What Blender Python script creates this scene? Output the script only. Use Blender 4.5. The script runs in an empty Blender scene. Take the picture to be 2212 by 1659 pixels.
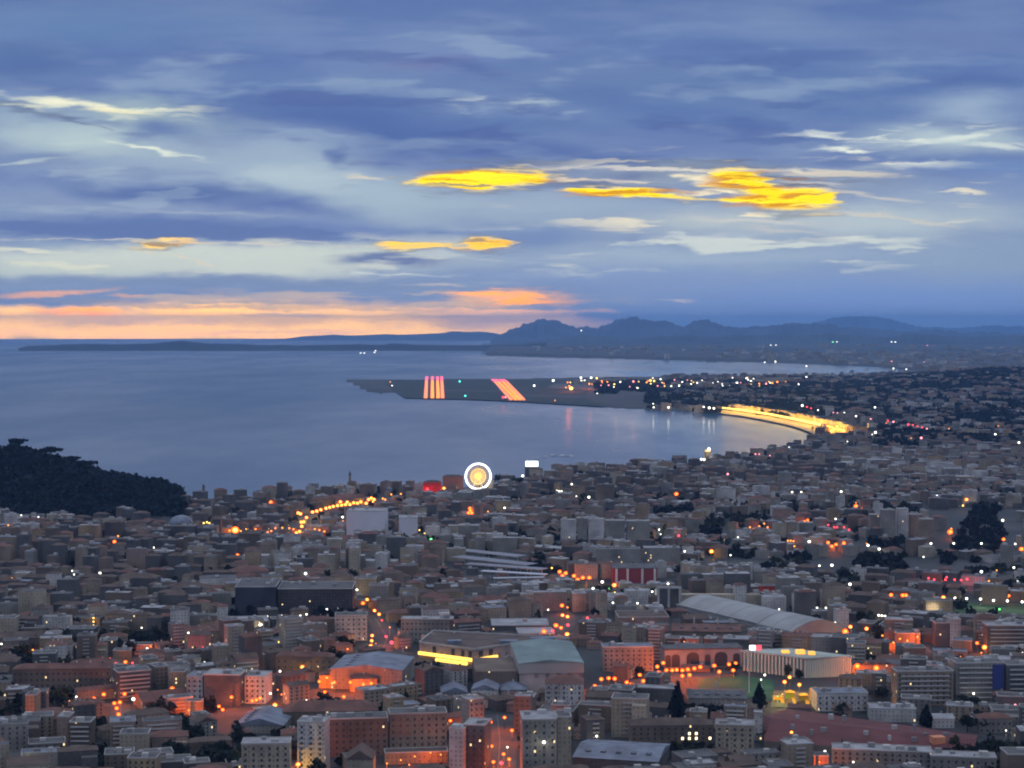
import bpy, math, random
import numpy as np
from mathutils import Vector, Matrix
random.seed(7)
rng = np.random.default_rng(7)
C = bpy.context.scene.collection
scene = bpy.context.scene
R = math.radians

# ------------------------------------------------------------------ camera
CAM_H = 300.0          # metres above the sea
EARTH = 2 * 7.4e6      # 2 x effective earth radius (with refraction): far water and coast drop below the horizontal
F = 3857.0             # focal length in the units used for reading positions (picture 2212 wide)
PITCH = math.atan((829.5 - 696.3) / F)
cam_data = bpy.data.cameras.new('camera')
cam_data.sensor_width = 36
cam_data.lens = 36 * F / 2212
cam_data.clip_start = 1
cam_data.clip_end = 200000
cam = bpy.data.objects.new('camera', cam_data)
C.objects.link(cam)
cam.location = (0, 0, CAM_H)
cam.rotation_euler = (math.pi / 2 - PITCH, 0, 0)
scene.camera = cam
scene.view_settings.view_transform = 'Standard'
scene.view_settings.look = 'None'
scene.view_settings.exposure = 0
scene.view_settings.gamma = 1
scene.render.engine = 'CYCLES'
scene.cycles.use_denoising = True
scene.cycles.adaptive_threshold = 0.03
scene.cycles.max_bounces = 4
scene.cycles.diffuse_bounces = 2
scene.cycles.glossy_bounces = 2
scene.cycles.volume_bounces = 0
scene.cycles.sample_clamp_direct = 12
scene.cycles.sample_clamp_indirect = 3
scene.cycles.filter_width = 2.0

def lin(c):
    return tuple(((v / 255) / 12.92 if v / 255 <= 0.04045 else ((v / 255 + 0.055) / 1.055) ** 2.4) for v in c)

# ------------------------------------------------------------------ sky (dusk under broken cloud)
world = bpy.data.worlds.new('World')
scene.world = world
world.use_nodes = True
nt = world.node_tree
nt.nodes.clear()
N, L = nt.nodes, nt.links
def node(t, **kw):
    n = N.new(t)
    for k, v in kw.items():
        setattr(n, k, v)
    return n
def mth(op, a, b=None, c=None):
    n = node('ShaderNodeMath', operation=op)
    for i, v in enumerate((a, b, c)):
        if v is None: continue
        if isinstance(v, (int, float)): n.inputs[i].default_value = v
        else: L.new(v, n.inputs[i])
    return n.outputs[0]
out = node('ShaderNodeOutputWorld')
bg = node('ShaderNodeBackground')
L.new(bg.outputs[0], out.inputs[0])
tc = node('ShaderNodeTexCoord')
sep = node('ShaderNodeSeparateXYZ')
L.new(tc.outputs['Generated'], sep.inputs[0])
yy = mth('MAXIMUM', mth('ABSOLUTE', sep.outputs[1]), 0.3)
# cloud coordinates: azimuth and elevation tangents, in units of 100 (the scale of the notes taken from the sky)
sx = mth('MULTIPLY_ADD', mth('DIVIDE', sep.outputs[0], yy), F / 100, 11.06)
sy = mth('MULTIPLY_ADD', mth('DIVIDE', sep.outputs[2], yy), -F / 100, 6.963)
comb = node('ShaderNodeCombineXYZ')
L.new(sx, comb.inputs[0]); L.new(sy, comb.inputs[1])
base_vec = comb.outputs[0]
def noise(scale_xyz, scale, detail, rough=0.5, loc=(0, 0, 0), vec=None):
    mp = node('ShaderNodeMapping')
    mp.inputs['Scale'].default_value = scale_xyz
    mp.inputs['Location'].default_value = loc
    L.new(vec or base_vec, mp.inputs[0])
    n = node('ShaderNodeTexNoise')
    n.inputs['Scale'].default_value = scale
    n.inputs['Detail'].default_value = detail
    n.inputs['Roughness'].default_value = rough
    L.new(mp.outputs[0], n.inputs['Vector'])
    return n
def warp(amount, scale_xyz, scale, detail, loc=(0, 0, 0)):
    n = noise(scale_xyz, scale, detail, 0.55, loc)
    s = node('ShaderNodeVectorMath', operation='SUBTRACT')
    L.new(n.outputs['Color'], s.inputs[0]); s.inputs[1].default_value = (0.5, 0.5, 0.5)
    m = node('ShaderNodeVectorMath', operation='MULTIPLY')
    L.new(s.outputs[0], m.inputs[0]); m.inputs[1].default_value = amount
    a = node('ShaderNodeVectorMath', operation='ADD')
    L.new(m.outputs[0], a.inputs[0]); L.new(base_vec, a.inputs[1])
    return a.outputs[0]
W_SOFT = warp((2.4, 0.85, 0), (0.35, 1.2, 1), 1.1, 6)
W_FINE = warp((1.0, 0.30, 0), (0.8, 4.0, 1), 1.5, 6, (3, 7, 0))
ramp = node('ShaderNodeValToRGB')
rv = mth('DIVIDE', sy, 7.4)
rv = mth('ADD', rv, mth('MULTIPLY', mth('SUBTRACT', noise((0.16, 0.9, 1), 1.0, 4).outputs[0], 0.5), 0.10))
L.new(rv, ramp.inputs[0])
stops = [(0.0, (98, 122, 172)), (0.10, (108, 132, 180)), (0.19, (102, 127, 178)), (0.33, (100, 126, 176)),
         (0.45, (112, 133, 180)), (0.56, (126, 146, 188)), (0.68, (138, 157, 192)), (0.78, (140, 160, 192)), (0.86, (130, 152, 192)), (0.97, (118, 144, 194))]
cr = ramp.color_ramp
while len(cr.elements) < len(stops): cr.elements.new(0.5)
for e, (p, c) in zip(cr.elements, stops):
    e.position = max(0, p); e.color = (*lin(c), 1)
col = ramp.outputs[0]
def mixc(fac, a, b):
    m = node('ShaderNodeMix', data_type='RGBA')
    if isinstance(fac, float): m.inputs[0].default_value = fac
    else: L.new(fac, m.inputs[0])
    L.new(a, m.inputs[6])
    if isinstance(b, tuple): m.inputs[7].default_value = (*b, 1)
    else: L.new(b, m.inputs[7])
    return m.outputs[2]
# soft mottling of the cloud deck
mott = noise((0.22, 1.0, 1), 1.2, 6, 0.55, (11, 2, 0)).outputs[0]
mr = node('ShaderNodeMapRange'); L.new(mott, mr.inputs[0]); mr.inputs[1].default_value = 0.42; mr.inputs[2].default_value = 0.72
mr.inputs[3].default_value = 0; mr.inputs[4].default_value = 0.28
col = mixc(mr.outputs[0], col, lin((150, 168, 196)))
mr = node('ShaderNodeMapRange'); L.new(mott, mr.inputs[0]); mr.inputs[1].default_value = 0.5; mr.inputs[2].default_value = 0.28
mr.inputs[3].default_value = 0; mr.inputs[4].default_value = 0.35
col = mixc(mr.outputs[0], col, lin((92, 117, 170)))
FR = noise((0.55, 5.5, 1), 1.0, 4, 0.6, (5, 1, 0))
FRAY = mth('MULTIPLY', mth('SUBTRACT', FR.outputs[0], 0.5), 2.3)
def blob(x, y, rx, ry, c, k=1.0, soft=1.0, ang=0.0, fine=False, gain=1.0):
    """one cloud mass or gap: an ellipse in azimuth/elevation, torn by noise"""
    global col
    mp = node('ShaderNodeMapping', vector_type='TEXTURE')
    mp.inputs['Location'].default_value = (x / 100, y / 100, 0)
    mp.inputs['Rotation'].default_value = (0, 0, R(ang))
    mp.inputs['Scale'].default_value = (rx / 100, ry / 100, 1)
    # chained to the colour so far, so that the shader is evaluated in order and stays within its stack
    ch = node('ShaderNodeVectorMath', operation='MULTIPLY_ADD')
    L.new(col, ch.inputs[0]); ch.inputs[1].default_value = (1e-7, 1e-7, 0); L.new(W_FINE if fine else W_SOFT, ch.inputs[2])
    L.new(ch.outputs[0], mp.inputs[0])
    ln = node('ShaderNodeVectorMath', operation='LENGTH')
    L.new(mp.outputs[0], ln.inputs[0])
    r = node('ShaderNodeMapRange', interpolation_type='SMOOTHSTEP')
    if fine: L.new(mth('ADD', ln.outputs['Value'], FRAY), r.inputs[0])      # torn edges
    else: L.new(ln.outputs['Value'], r.inputs[0])
    r.inputs[1].default_value = 1.0 + soft * 0.35; r.inputs[2].default_value = max(0.0, 1.0 - soft)
    r.inputs[3].default_value = 0; r.inputs[4].default_value = k
    cc = tuple(v * gain for v in lin(c))
    col = mixc(r.outputs[0], col, cc)
def streaks(x, y, rx, ry, c, k, lo, hi, fq, gain=1.0):
    """thin wind-drawn wisps inside an ellipse"""
    global col
    ch = node('ShaderNodeVectorMath', operation='MULTIPLY_ADD')
    L.new(col, ch.inputs[0]); ch.inputs[1].default_value = (1e-7, 1e-7, 0); L.new(W_FINE, ch.inputs[2])
    mp = node('ShaderNodeMapping', vector_type='TEXTURE')
    mp.inputs['Location'].default_value = (x / 100, y / 100, 0); mp.inputs['Scale'].default_value = (rx / 100, ry / 100, 1)
    L.new(ch.outputs[0], mp.inputs[0])
    ln = node('ShaderNodeVectorMath', operation='LENGTH'); L.new(mp.outputs[0], ln.inputs[0])
    r = node('ShaderNodeMapRange', interpolation_type='SMOOTHSTEP'); L.new(ln.outputs['Value'], r.inputs[0])
    r.inputs[1].default_value = 1.1; r.inputs[2].default_value = 0.5; r.inputs[3].default_value = 0; r.inputs[4].default_value = k
    nz = noise((0.32, fq, 1), 1.0, 3, 0.5, (x * 0.013, y * 0.007, 0), ch.outputs[0])
    t = node('ShaderNodeMapRange', interpolation_type='SMOOTHSTEP'); L.new(nz.outputs[0], t.inputs[0])
    t.inputs[1].default_value = lo; t.inputs[2].default_value = hi
    col = mixc(mth('MULTIPLY', r.outputs[0], t.outputs[0]), col, tuple(v * gain for v in lin(c)))
def contrast(p, piv):
    """deepen the masses and open the gaps of the cloud deck"""
    global col
    sp = node('ShaderNodeSeparateColor'); L.new(col, sp.inputs[0]); cb = node('ShaderNodeCombineColor')
    for i, (q, pp, g) in enumerate(((piv * 0.92, p, 1.06), (piv, p, 1.045), (piv * 1.2, 1 + (p - 1) * 0.35, 1.0))):
        L.new(mth('MULTIPLY', mth('POWER', mth('MULTIPLY', sp.outputs[i], 1 / q), pp), q * g), cb.inputs[i])
    col = cb.outputs[0]
# upper deck
blob(200, 60, 420, 60, (102, 133, 179), 0.6)
blob(60, 130, 170, 55, (90, 117, 166), 0.8)
blob(1500, 180, 700, 60, (100, 125, 171), 0.5)
blob(1000, 110, 330, 40, (122, 142, 188), 0.5)
blob(930, 135, 120, 22, (112, 118, 165), 0.5)
blob(2050, 90, 300, 50, (108, 126, 172), 0.5)
blob(2100, 175, 230, 28, (94, 119, 171), 0.8)
blob(760, 215, 560, 60, (102, 129, 177), 0.7, ang=6)
blob(1100, 232, 260, 30, (122, 144, 186), 0.7, ang=4)
blob(860, 285, 480, 58, (86, 114, 169), 0.95, ang=9)
blob(1150, 330, 300, 38, (92, 117, 171), 0.9, ang=4)
blob(1480, 310, 230, 40, (108, 129, 179), 0.7)
# clear patch in the west of the view with pale rims
blob(170, 300, 300, 75, (172, 191, 206), 1.0, ang=8)
blob(330, 255, 190, 40, (165, 184, 196), 0.8, ang=8)
blob(150, 225, 190, 9, (222, 224, 214), 0.9, 0.9, 7, True)
blob(60, 238, 110, 12, (110, 127, 156), 0.85, 0.8, 10, True)
blob(250, 242, 90, 9, (222, 220, 200), 0.8, 0.9, 5, True)
blob(170, 262, 90, 4, (120, 132, 155), 0.6, 0.9, 14, True)
blob(365, 290, 100, 32, (98, 123, 173), 0.95)
blob(450, 312, 60, 16, (110, 130, 172), 0.8)
blob(355, 328, 130, 6, (224, 230, 224), 0.85, 0.9, 12, True)
blob(60, 352, 90, 6, (190, 205, 212), 0.7, 0.9, -6, True)
blob(60, 340, 130, 12, (122, 145, 185), 0.6)
blob(640, 385, 330, 85, (168, 187, 208), 1.0, ang=8)
blob(560, 350, 160, 30, (148, 168, 196), 0.7)
blob(280, 372, 240, 26, (146, 166, 198), 0.8)
# dark bands
blob(400, 415, 330, 24, (92, 119, 171), 0.95, 0.9, 4)
blob(640, 455, 230, 22, (96, 121, 175), 0.9, 0.9, 5)
blob(350, 458, 260, 5, (158, 174, 200), 0.7, 0.9, 2, True)
blob(330, 492, 460, 32, (98, 125, 176), 0.95, 0.7, 2)
blob(760, 500, 260, 26, (110, 135, 185), 0.8, 0.8)
blob(745, 335, 36, 28, (96, 121, 171), 0.9, 0.8, 40)
# pale region under the bands
blob(420, 562, 640, 42, (192, 203, 208), 1.0, 0.5)
blob(330, 500, 480, 19, (100, 125, 175), 0.9, 0.3, 1, True)
blob(150, 582, 300, 26, (186, 198, 204), 0.8)
blob(860, 568, 140, 17, (108, 128, 172), 0.95, 0.6)
blob(870, 592, 130, 4, (208, 218, 224), 0.8, 0.9, 0, True)
blob(560, 612, 640, 20, (128, 149, 185), 0.9, 0.8)
blob(100, 545, 110, 5, (196, 204, 206), 0.8, 0.9, 5, True)
blob(380, 556, 110, 4, (212, 206, 190), 0.7, 0.9, 12, True)
# centre and right
blob(1050, 455, 260, 40, (148, 168, 196), 0.8)
blob(1120, 500, 180, 24, (116, 141, 186), 0.8, 0.8)
blob(1900, 470, 360, 58, (176, 190, 206), 0.95)
blob(1250, 440, 420, 40, (156, 174, 200), 0.8)
blob(860, 430, 200, 50, (160, 180, 202), 0.8)
blob(1560, 480, 320, 34, (176, 188, 202), 0.9)
blob(1500, 556, 520, 34, (158, 176, 204), 0.85)
blob(2060, 300, 230, 46, (174, 191, 208), 1.0)
blob(2100, 235, 180, 44, (154, 172, 202), 0.85)
blob(2060, 300, 140, 8, (206, 216, 222), 0.8, 0.9, -8, True)
blob(2160, 318, 80, 7, (206, 216, 222), 0.7, 0.9, 6, True)
blob(1830, 320, 170, 10, (160, 176, 202), 0.6, 0.9, -6, True)
blob(1150, 225, 80, 12, (186, 200, 212), 0.7, 0.9, 0, True)
blob(2150, 375, 200, 24, (116, 143, 191), 0.85)
blob(1750, 330, 250, 10, (112, 132, 178), 0.5)
blob(1550, 384, 440, 36, (146, 160, 184), 0.9, 0.6, 2)
blob(1400, 385, 120, 16, (124, 138, 168), 0.7)
blob(1340, 350, 500, 5, (110, 127, 151), 0.5, 0.9, 0, True)
blob(1550, 600, 700, 34, (134, 156, 200), 0.8)
blob(1900, 650, 600, 50, (126, 152, 206), 0.9, 0.8)
streaks(1650, 420, 620, 110, (240, 230, 208), 0.85, 0.555, 0.64, 3.2)
streaks(1960, 310, 330, 60, (224, 230, 230), 0.9, 0.52, 0.64, 2.6)
streaks(330, 560, 620, 60, (214, 216, 208), 0.6, 0.58, 0.66, 3.4)
streaks(180, 250, 330, 66, (226, 228, 214), 0.7, 0.56, 0.66, 2.4)
streaks(1500, 395, 420, 46, (100, 108, 130), 0.6, 0.55, 0.62, 4.4)
streaks(1100, 200, 1300, 180, (150, 170, 200), 0.5, 0.52, 0.68, 1.6)
streaks(1100, 250, 1300, 220, (84, 106, 160), 0.5, 0.52, 0.66, 2.1)
streaks(900, 560, 500, 60, (206, 212, 212), 0.6, 0.55, 0.64, 3.0)
streaks(1500, 540, 700, 70, (206, 214, 218), 0.75, 0.56, 0.66, 2.8)
streaks(350, 400, 600, 90, (176, 194, 212), 0.25, 0.58, 0.66, 2.6)
streaks(1120, 230, 160, 34, (206, 216, 222), 0.7, 0.52, 0.62, 3.0)
contrast(1.2, 0.31)
# afterglow along the horizon
blob(400, 700, 860, 50, (250, 184, 70), 0.98, 0.5, 0, False, 3.1)
blob(400, 716, 880, 26, (252, 182, 50), 0.95, 0.7, 0, False, 5.4)
blob(400, 726, 900, 9, (250, 176, 70), 0.8, 0.8, 0, False, 5.4)
blob(1120, 690, 190, 26, (232, 186, 150), 0.8, 0.8, 0, False, 1.6)
blob(520, 652, 330, 7, (196, 184, 176), 0.8, 0.9, 1, True)
blob(700, 640, 160, 4, (214, 190, 178), 0.8, 0.9, 1, True)
blob(500, 664, 420, 4, (180, 168, 158), 0.5, 0.9, 1, True)
blob(120, 634, 120, 7, (246, 182, 150), 0.9, 0.8, -3, True, 1.1)
blob(290, 640, 60, 4, (244, 188, 160), 0.85, 0.8, 0, True)
blob(190, 650, 160, 6, (160, 160, 172), 0.7, 0.8, 0, True)
blob(165, 668, 110, 12, (255, 148, 0), 0.95, 0.7, 0, False, 3.1)
blob(1100, 646, 150, 22, (255, 165, 30), 0.95, 0.9, 0, True, 1.8)
blob(1090, 640, 116, 11, (255, 150, 0), 1.0, 0.6, 1, True, 2.3)
blob(1130, 655, 90, 7, (255, 150, 0), 0.95, 0.7, -3, True, 2.2)
blob(1110, 672, 190, 8, (250, 178, 118), 0.7, 0.8, 0, True, 2.0)
blob(960, 618, 70, 5, (206, 196, 192), 0.7, 0.8, 0, True)
blob(1455, 650, 45, 3.5, (214, 206, 206), 0.8, 0.8, 0, True)
streaks(620, 655, 800, 34, (214, 196, 182), 0.7, 0.52, 0.6, 5.0)
streaks(600, 700, 800, 34, (250, 190, 130), 0.4, 0.5, 0.6, 5.0, 2.6)
# lit gaps: grey outline, cream rim, yellow core
def gap(x, y, rx, ry, ang, core=(255, 222, 24), rim=(252, 232, 180), g=1.35):
    blob(x, y, rx * 1.16, ry * 1.75, (112, 116, 130), 0.75, 0.5, ang, True)
    blob(x, y, rx * 1.08, ry * 1.3, rim, 0.9, 0.4, ang, True)
    blob(x, y, rx, ry, core, 1.0, 0.35, ang, True, g)
    streaks(x, y, rx * 1.15, ry * 1.3, (226, 150, 20), 0.9, 0.5, 0.58, 9.0)
    streaks(x + 9, y, rx * 1.3, ry * 1.6, (150, 140, 128), 0.85, 0.57, 0.63, 7.0)
gap(1045, 389, 152, 19, -2)
blob(1060, 381, 90, 6, (255, 238, 40), 0.9, 0.6, 0, True, 1.4)
blob(1240, 390, 55, 6, (236, 216, 186), 0.9, 0.7, 3, True)
gap(1350, 420, 148, 8, 4)
gap(1605, 392, 78, 22, 14)
gap(1690, 432, 118, 21, 2)
blob(1650, 410, 62, 15, (255, 214, 10), 1.0, 0.4, 24, True, 1.35)
blob(1550, 372, 34, 7, (255, 222, 60), 1.0, 0.4, 10, True, 1.3)
blob(1540, 402, 30, 5, (250, 224, 150), 0.9, 0.5, -6, True, 1.1)
blob(1770, 428, 46, 8, (255, 220, 20), 1.0, 0.4, -6, True, 1.3)
streaks(1660, 412, 150, 48, (226, 150, 20), 0.85, 0.54, 0.6, 8.0)
blob(1720, 398, 60, 6, (110, 112, 126), 0.9, 0.5, 4, True)
blob(1620, 385, 50, 4, (214, 160, 20), 0.6, 0.7, 8, True)
gap(900, 531, 72, 8, 3, (255, 206, 70))
gap(1045, 531, 62, 11, 0, (255, 200, 60))
gap(360, 525, 62, 8, -4, (255, 204, 90))
blob(970, 533, 150, 4, (255, 214, 120), 0.85, 0.6, 1, True, 1.1)
blob(330, 521, 520, 2.5, (226, 222, 206), 0.6, 0.8, 1, True)
blob(1500, 366, 420, 4, (226, 222, 210), 0.6, 0.8, 1, True)
blob(420, 522, 60, 5, (250, 214, 160), 0.7, 0.8, 4, True)
blob(1410, 366, 130, 6, (228, 222, 212), 0.8, 0.7, 0, True)
blob(1330, 392, 60, 5, (224, 214, 204), 0.7, 0.7, 0, True)
blob(1810, 378, 130, 8, (224, 214, 196), 0.8, 0.8, 3, True)
blob(1740, 395, 90, 6, (214, 206, 198), 0.7, 0.8, 3, True)
blob(1720, 386, 110, 4, (96, 104, 126), 0.6, 0.8, 3, True)
blob(1880, 425, 110, 7, (214, 210, 200), 0.7, 0.8, 8, True)
blob(1900, 468, 160, 6, (216, 210, 196), 0.7, 0.9, 8, True)
blob(1610, 478, 160, 6, (216, 212, 206), 0.7, 0.9, 3, True)
blob(1700, 500, 120, 5, (206, 204, 200), 0.6, 0.9, 4, True)
blob(1500, 512, 160, 5, (190, 200, 212), 0.6, 0.9, -3, True)
blob(790, 384, 40, 5, (224, 216, 198), 0.8, 0.8, 4, True)

# unseen sky above the view, brightened to light haze, city and sea
up = node('ShaderNodeMapRange'); L.new(sep.outputs[2], up.inputs[0]); up.inputs[1].default_value = 0.2; up.inputs[2].default_value = 0.45
col = mixc(up.outputs[0], col, (0.74, 0.81, 1.04))
# nothing below the horizon but a dim reflection of the deck
dn = node('ShaderNodeMapRange'); L.new(sep.outputs[2], dn.inputs[0])
dn.inputs[1].default_value = -0.02; dn.inputs[2].default_value = -0.2
col = mixc(dn.outputs[0], col, (0.02, 0.03, 0.05))
# a little clear-sky light (sun just at the horizon) seen through the deck
sky = node('ShaderNodeTexSky', sky_type='NISHITA')
sky.sun_disc = False
sky.sun_elevation = R(1.0)
SUN_AZ = -8.0
sky.sun_rotation = R(SUN_AZ)
sk = node('ShaderNodeVectorMath', operation='SCALE'); L.new(sky.outputs[0], sk.inputs[0]); sk.inputs['Scale'].default_value = 0.001
ad = node('ShaderNodeVectorMath', operation='ADD'); L.new(col, ad.inputs[0]); L.new(sk.outputs[0], ad.inputs[1])
L.new(ad.outputs[0], bg.inputs[0])
bg.inputs[1].default_value = 1.0
world.cycles.sampling_method = 'MANUAL'
world.cycles.sample_map_resolution = 512

# ------------------------------------------------------------------ the last of the sun, diffused by cloud
sd = bpy.data.lights.new('sun', 'SUN')
sd.energy = 0.03
sd.angle = R(25)
sd.color = (1.0, 0.72, 0.5)
sun = bpy.data.objects.new('sun', sd)
C.objects.link(sun)
sun.rotation_euler = (R(90 - 7), 0, R(180 - SUN_AZ))

# ------------------------------------------------------------------ geometry of view: a point on the curved sea level from a direction
CP, SP = math.cos(PITCH), math.sin(PITCH)
def ground_z(x, y):
    return -(x * x + y * y) / EARTH
def at(px, py, h=0.0):
    """the point at height h above sea level seen in the photograph at (px, py) of a 2212-wide picture"""
    u, v = (px - 1106) / F, (py - 829.5) / F
    dx, dy, dz = u, CP - v * SP, -SP - v * CP
    k = (dx * dx + dy * dy) / EARTH
    disc = dz * dz - 4 * k * (CAM_H - h)
    t = (-dz - math.sqrt(max(disc, 0))) / (2 * k)
    return Vector((dx * t, dy * t, CAM_H + dz * t))
def atd(px, d, h=0.0):
    """the point in the column px at distance d along the view axis, at height h above sea level"""
    x = (px - 1106) / F * d
    return Vector((x, d, ground_z(x, d) + h))
def proj(x, y, z):
    """world -> picture position"""
    f = y * CP - (z - CAM_H) * SP
    up = y * SP + (z - CAM_H) * CP
    return 1106 + F * x / f, 829.5 - F * up / f
def interp(pts, x):
    if x <= pts[0][0]: return pts[0][1]
    for (a, b), (c, d) in zip(pts, pts[1:]):
        if x <= c: return b + (d - b) * (x - a) / (c - a)
    return pts[-1][1]

# ------------------------------------------------------------------ materials
MATS = {}
def mat(name, color, rough=0.8, metallic=0.0, emit=0.0, emit_color=None, spec=0.3, vary=0.25, vscale=0.05, sampled=True):
    if name in MATS: return MATS[name]
    m = bpy.data.materials.new(name); m.use_nodes = True
    t = m.node_tree; b = t.nodes['Principled BSDF']
    b.inputs['Roughness'].default_value = rough
    b.inputs['Metallic'].default_value = metallic
    b.inputs['Specular IOR Level'].default_value = spec
    if vary:
        tcn = t.nodes.new('ShaderNodeNewGeometry')
        nz = t.nodes.new('ShaderNodeTexNoise'); nz.inputs['Scale'].default_value = vscale; nz.inputs['Detail'].default_value = 4
        t.links.new(tcn.outputs['Position'], nz.inputs['Vector'])
        mp = t.nodes.new('ShaderNodeMapRange'); mp.inputs[1].default_value = 0.3; mp.inputs[2].default_value = 0.7
        mp.inputs[3].default_value = 1 - vary; mp.inputs[4].default_value = 1 + vary
        t.links.new(nz.outputs[0], mp.inputs[0])
        vm = t.nodes.new('ShaderNodeVectorMath'); vm.operation = 'SCALE'; vm.inputs[0].default_value = color[:3]
        t.links.new(mp.outputs[0], vm.inputs['Scale']); t.links.new(vm.outputs[0], b.inputs['Base Color'])
    else:
        b.inputs['Base Color'].default_value = (*color[:3], 1)
    if emit:
        b.inputs['Emission Color'].default_value = (*(emit_color or color)[:3], 1)
        b.inputs['Emission Strength'].default_value = emit
        if not sampled: m.cycles.emission_sampling = 'NONE'
    MATS[name] = m
    return m

def mesh_obj(name, verts, faces, mats, parent=None, mi=None, uvs=None, smooth=False, kind=None):
    me = bpy.data.meshes.new(name)
    me.from_pydata([tuple(v) for v in verts], [], [tuple(f) for f in faces])
    for m in (mats if isinstance(mats, (list, tuple)) else [mats]): me.materials.append(m)
    if mi is not None: me.polygons.foreach_set('material_index', mi)
    if uvs is not None:
        ul = me.uv_layers.new(name='facade'); ul.data.foreach_set('uv', uvs)
    if smooth: me.polygons.foreach_set('use_smooth', [True] * len(faces))
    me.update()
    o = bpy.data.objects.new(name, me); C.objects.link(o)
    if parent is not None: o.parent = parent
    if kind: o['kind'] = kind
    return o
def empty(name, loc, rz=0.0):
    o = bpy.data.objects.new(name, None); C.objects.link(o)
    o.empty_display_size = 2
    o.location = loc; o.rotation_euler = (0, 0, rz)
    return o
def tag(o, label, cat, group=None):
    o['label'] = label; o['category'] = cat
    if group: o['group'] = group
    return o

# ------------------------------------------------------------------ sea
def sea_material():
    m = bpy.data.materials.new('sea_water'); m.use_nodes = True
    t = m.node_tree; b = t.nodes['Principled BSDF']
    b.inputs['Base Color'].default_value = (0.018, 0.08, 0.16, 1)
    b.inputs['IOR'].default_value = 1.33
    g = t.nodes.new('ShaderNodeNewGeometry')
    mp = t.nodes.new('ShaderNodeMapping'); mp.inputs['Scale'].default_value = (0.0011, 0.00035, 0.001)
    t.links.new(g.outputs['Position'], mp.inputs[0])
    n = t.nodes.new('ShaderNodeTexNoise'); n.inputs['Scale'].default_value = 1; n.inputs['Detail'].default_value = 6; n.inputs['Roughness'].default_value = 0.6
    t.links.new(mp.outputs[0], n.inputs['Vector'])
    r = t.nodes.new('ShaderNodeMapRange'); r.inputs[1].default_value = 0.35; r.inputs[2].default_value = 0.65
    r.inputs[3].default_value = 0.32; r.inputs[4].default_value = 0.44
    # calmer in the lee of the bay, rougher out at sea, with wind lanes
    sx_ = t.nodes.new('ShaderNodeSeparateXYZ'); t.links.new(g.outputs['Position'], sx_.inputs[0])
    lee = t.nodes.new('ShaderNodeMapRange'); lee.interpolation_type = 'SMOOTHSTEP'
    lee.inputs[1].default_value = -900; lee.inputs[2].default_value = 900; lee.inputs[3].default_value = 0.44; lee.inputs[4].default_value = 0.13
    t.links.new(sx_.outputs[0], lee.inputs[0])
    r.inputs[3].default_value = -0.09; r.inputs[4].default_value = 0.12
    t.links.new(n.outputs[0], r.inputs[0])
    ad_ = t.nodes.new('ShaderNodeMath'); t.links.new(r.outputs[0], ad_.inputs[0]); t.links.new(lee.outputs[0], ad_.inputs[1]); t.links.new(ad_.outputs[0], b.inputs['Roughness'])
    # chop, a few tens of metres long, seen as fine grain
    n2 = t.nodes.new('ShaderNodeTexNoise'); n2.inputs['Scale'].default_value = 0.03; n2.inputs['Detail'].default_value = 5
    t.links.new(g.outputs['Position'], n2.inputs['Vector'])
    bp = t.nodes.new('ShaderNodeBump'); bp.inputs['Strength'].default_value = 0.25; bp.inputs['Distance'].default_value = 1.5
    t.links.new(n2.outputs[0], bp.inputs['Height']); t.links.new(bp.outputs[0], b.inputs['Normal'])
    return m
SEA = sea_material()
angs = np.radians(np.linspace(-75, 75, 121))
rads = np.concatenate([np.linspace(150, 2000, 12), np.geomspace(2300, 69000, 120)])
vs, fs = [], []
for r in rads:
    for a in angs:
        vs.append((r * math.sin(a), r * math.cos(a), -r * r / EARTH))
na = len(angs)
for i in range(len(rads) - 1):
    for j in range(na - 1):
        fs.append((i * na + j, i * na + j + 1, (i + 1) * na + j + 1, (i + 1) * na + j))
mesh_obj('sea', vs, fs, SEA, smooth=True, kind='structure')

# ------------------------------------------------------------------ land: shoreline read from the photograph
SHORE_A = [(-1200, 1085), (250, 1085), (380, 1082), (560, 1078), (640, 1066), (760, 1060), (1000, 1056), (1100, 1046), (1200, 1024), (1290, 1016), (1400, 1008),
           (1500, 1000), (1600, 984), (1700, 970), (1740, 960), (1765, 944)]
SHORE_B = [(752, 826), (786, 845), (826, 853), (840, 848), (872, 848), (873, 862), (1000, 864), (1110, 869), (1200, 874), (1300, 880), (1450, 887), (1556, 894), (1600, 899), (1656, 909), (1700, 918), (1731, 927), (1750, 935), (1765, 944)]
SHORE_BU = [(711, 824), (752, 820), (1100, 819), (1300, 815), (1500, 813), (1700, 812), (1850, 810), (2040, 806)]
SHORE_C = [(1060, 768), (1200, 772), (1500, 778), (1700, 784), (1900, 793), (2040, 806)]
def is_land(px, py):
    if px >= 1765:
        if px >= 2040: return py >= 752
        return py >= interp(SHORE_BU, px) or (752 <= py <= interp(SHORE_C, px))
    if py >= interp(SHORE_A, px): return True
    if px >= 752 and interp(SHORE_BU, px) <= py <= interp(SHORE_B, px): return True
    if px >= 1060 and 752 <= py <= interp(SHORE_C, px): return True
    return False
CASTLE = [(-700, 905), (-300, 930), (-60, 968), (0, 982), (40, 978), (90, 996), (130, 1002), (170, 1018), (230, 1042), (300, 1056), (350, 1071), (385, 1096), (415, 1125), (440, 1180)]
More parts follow.
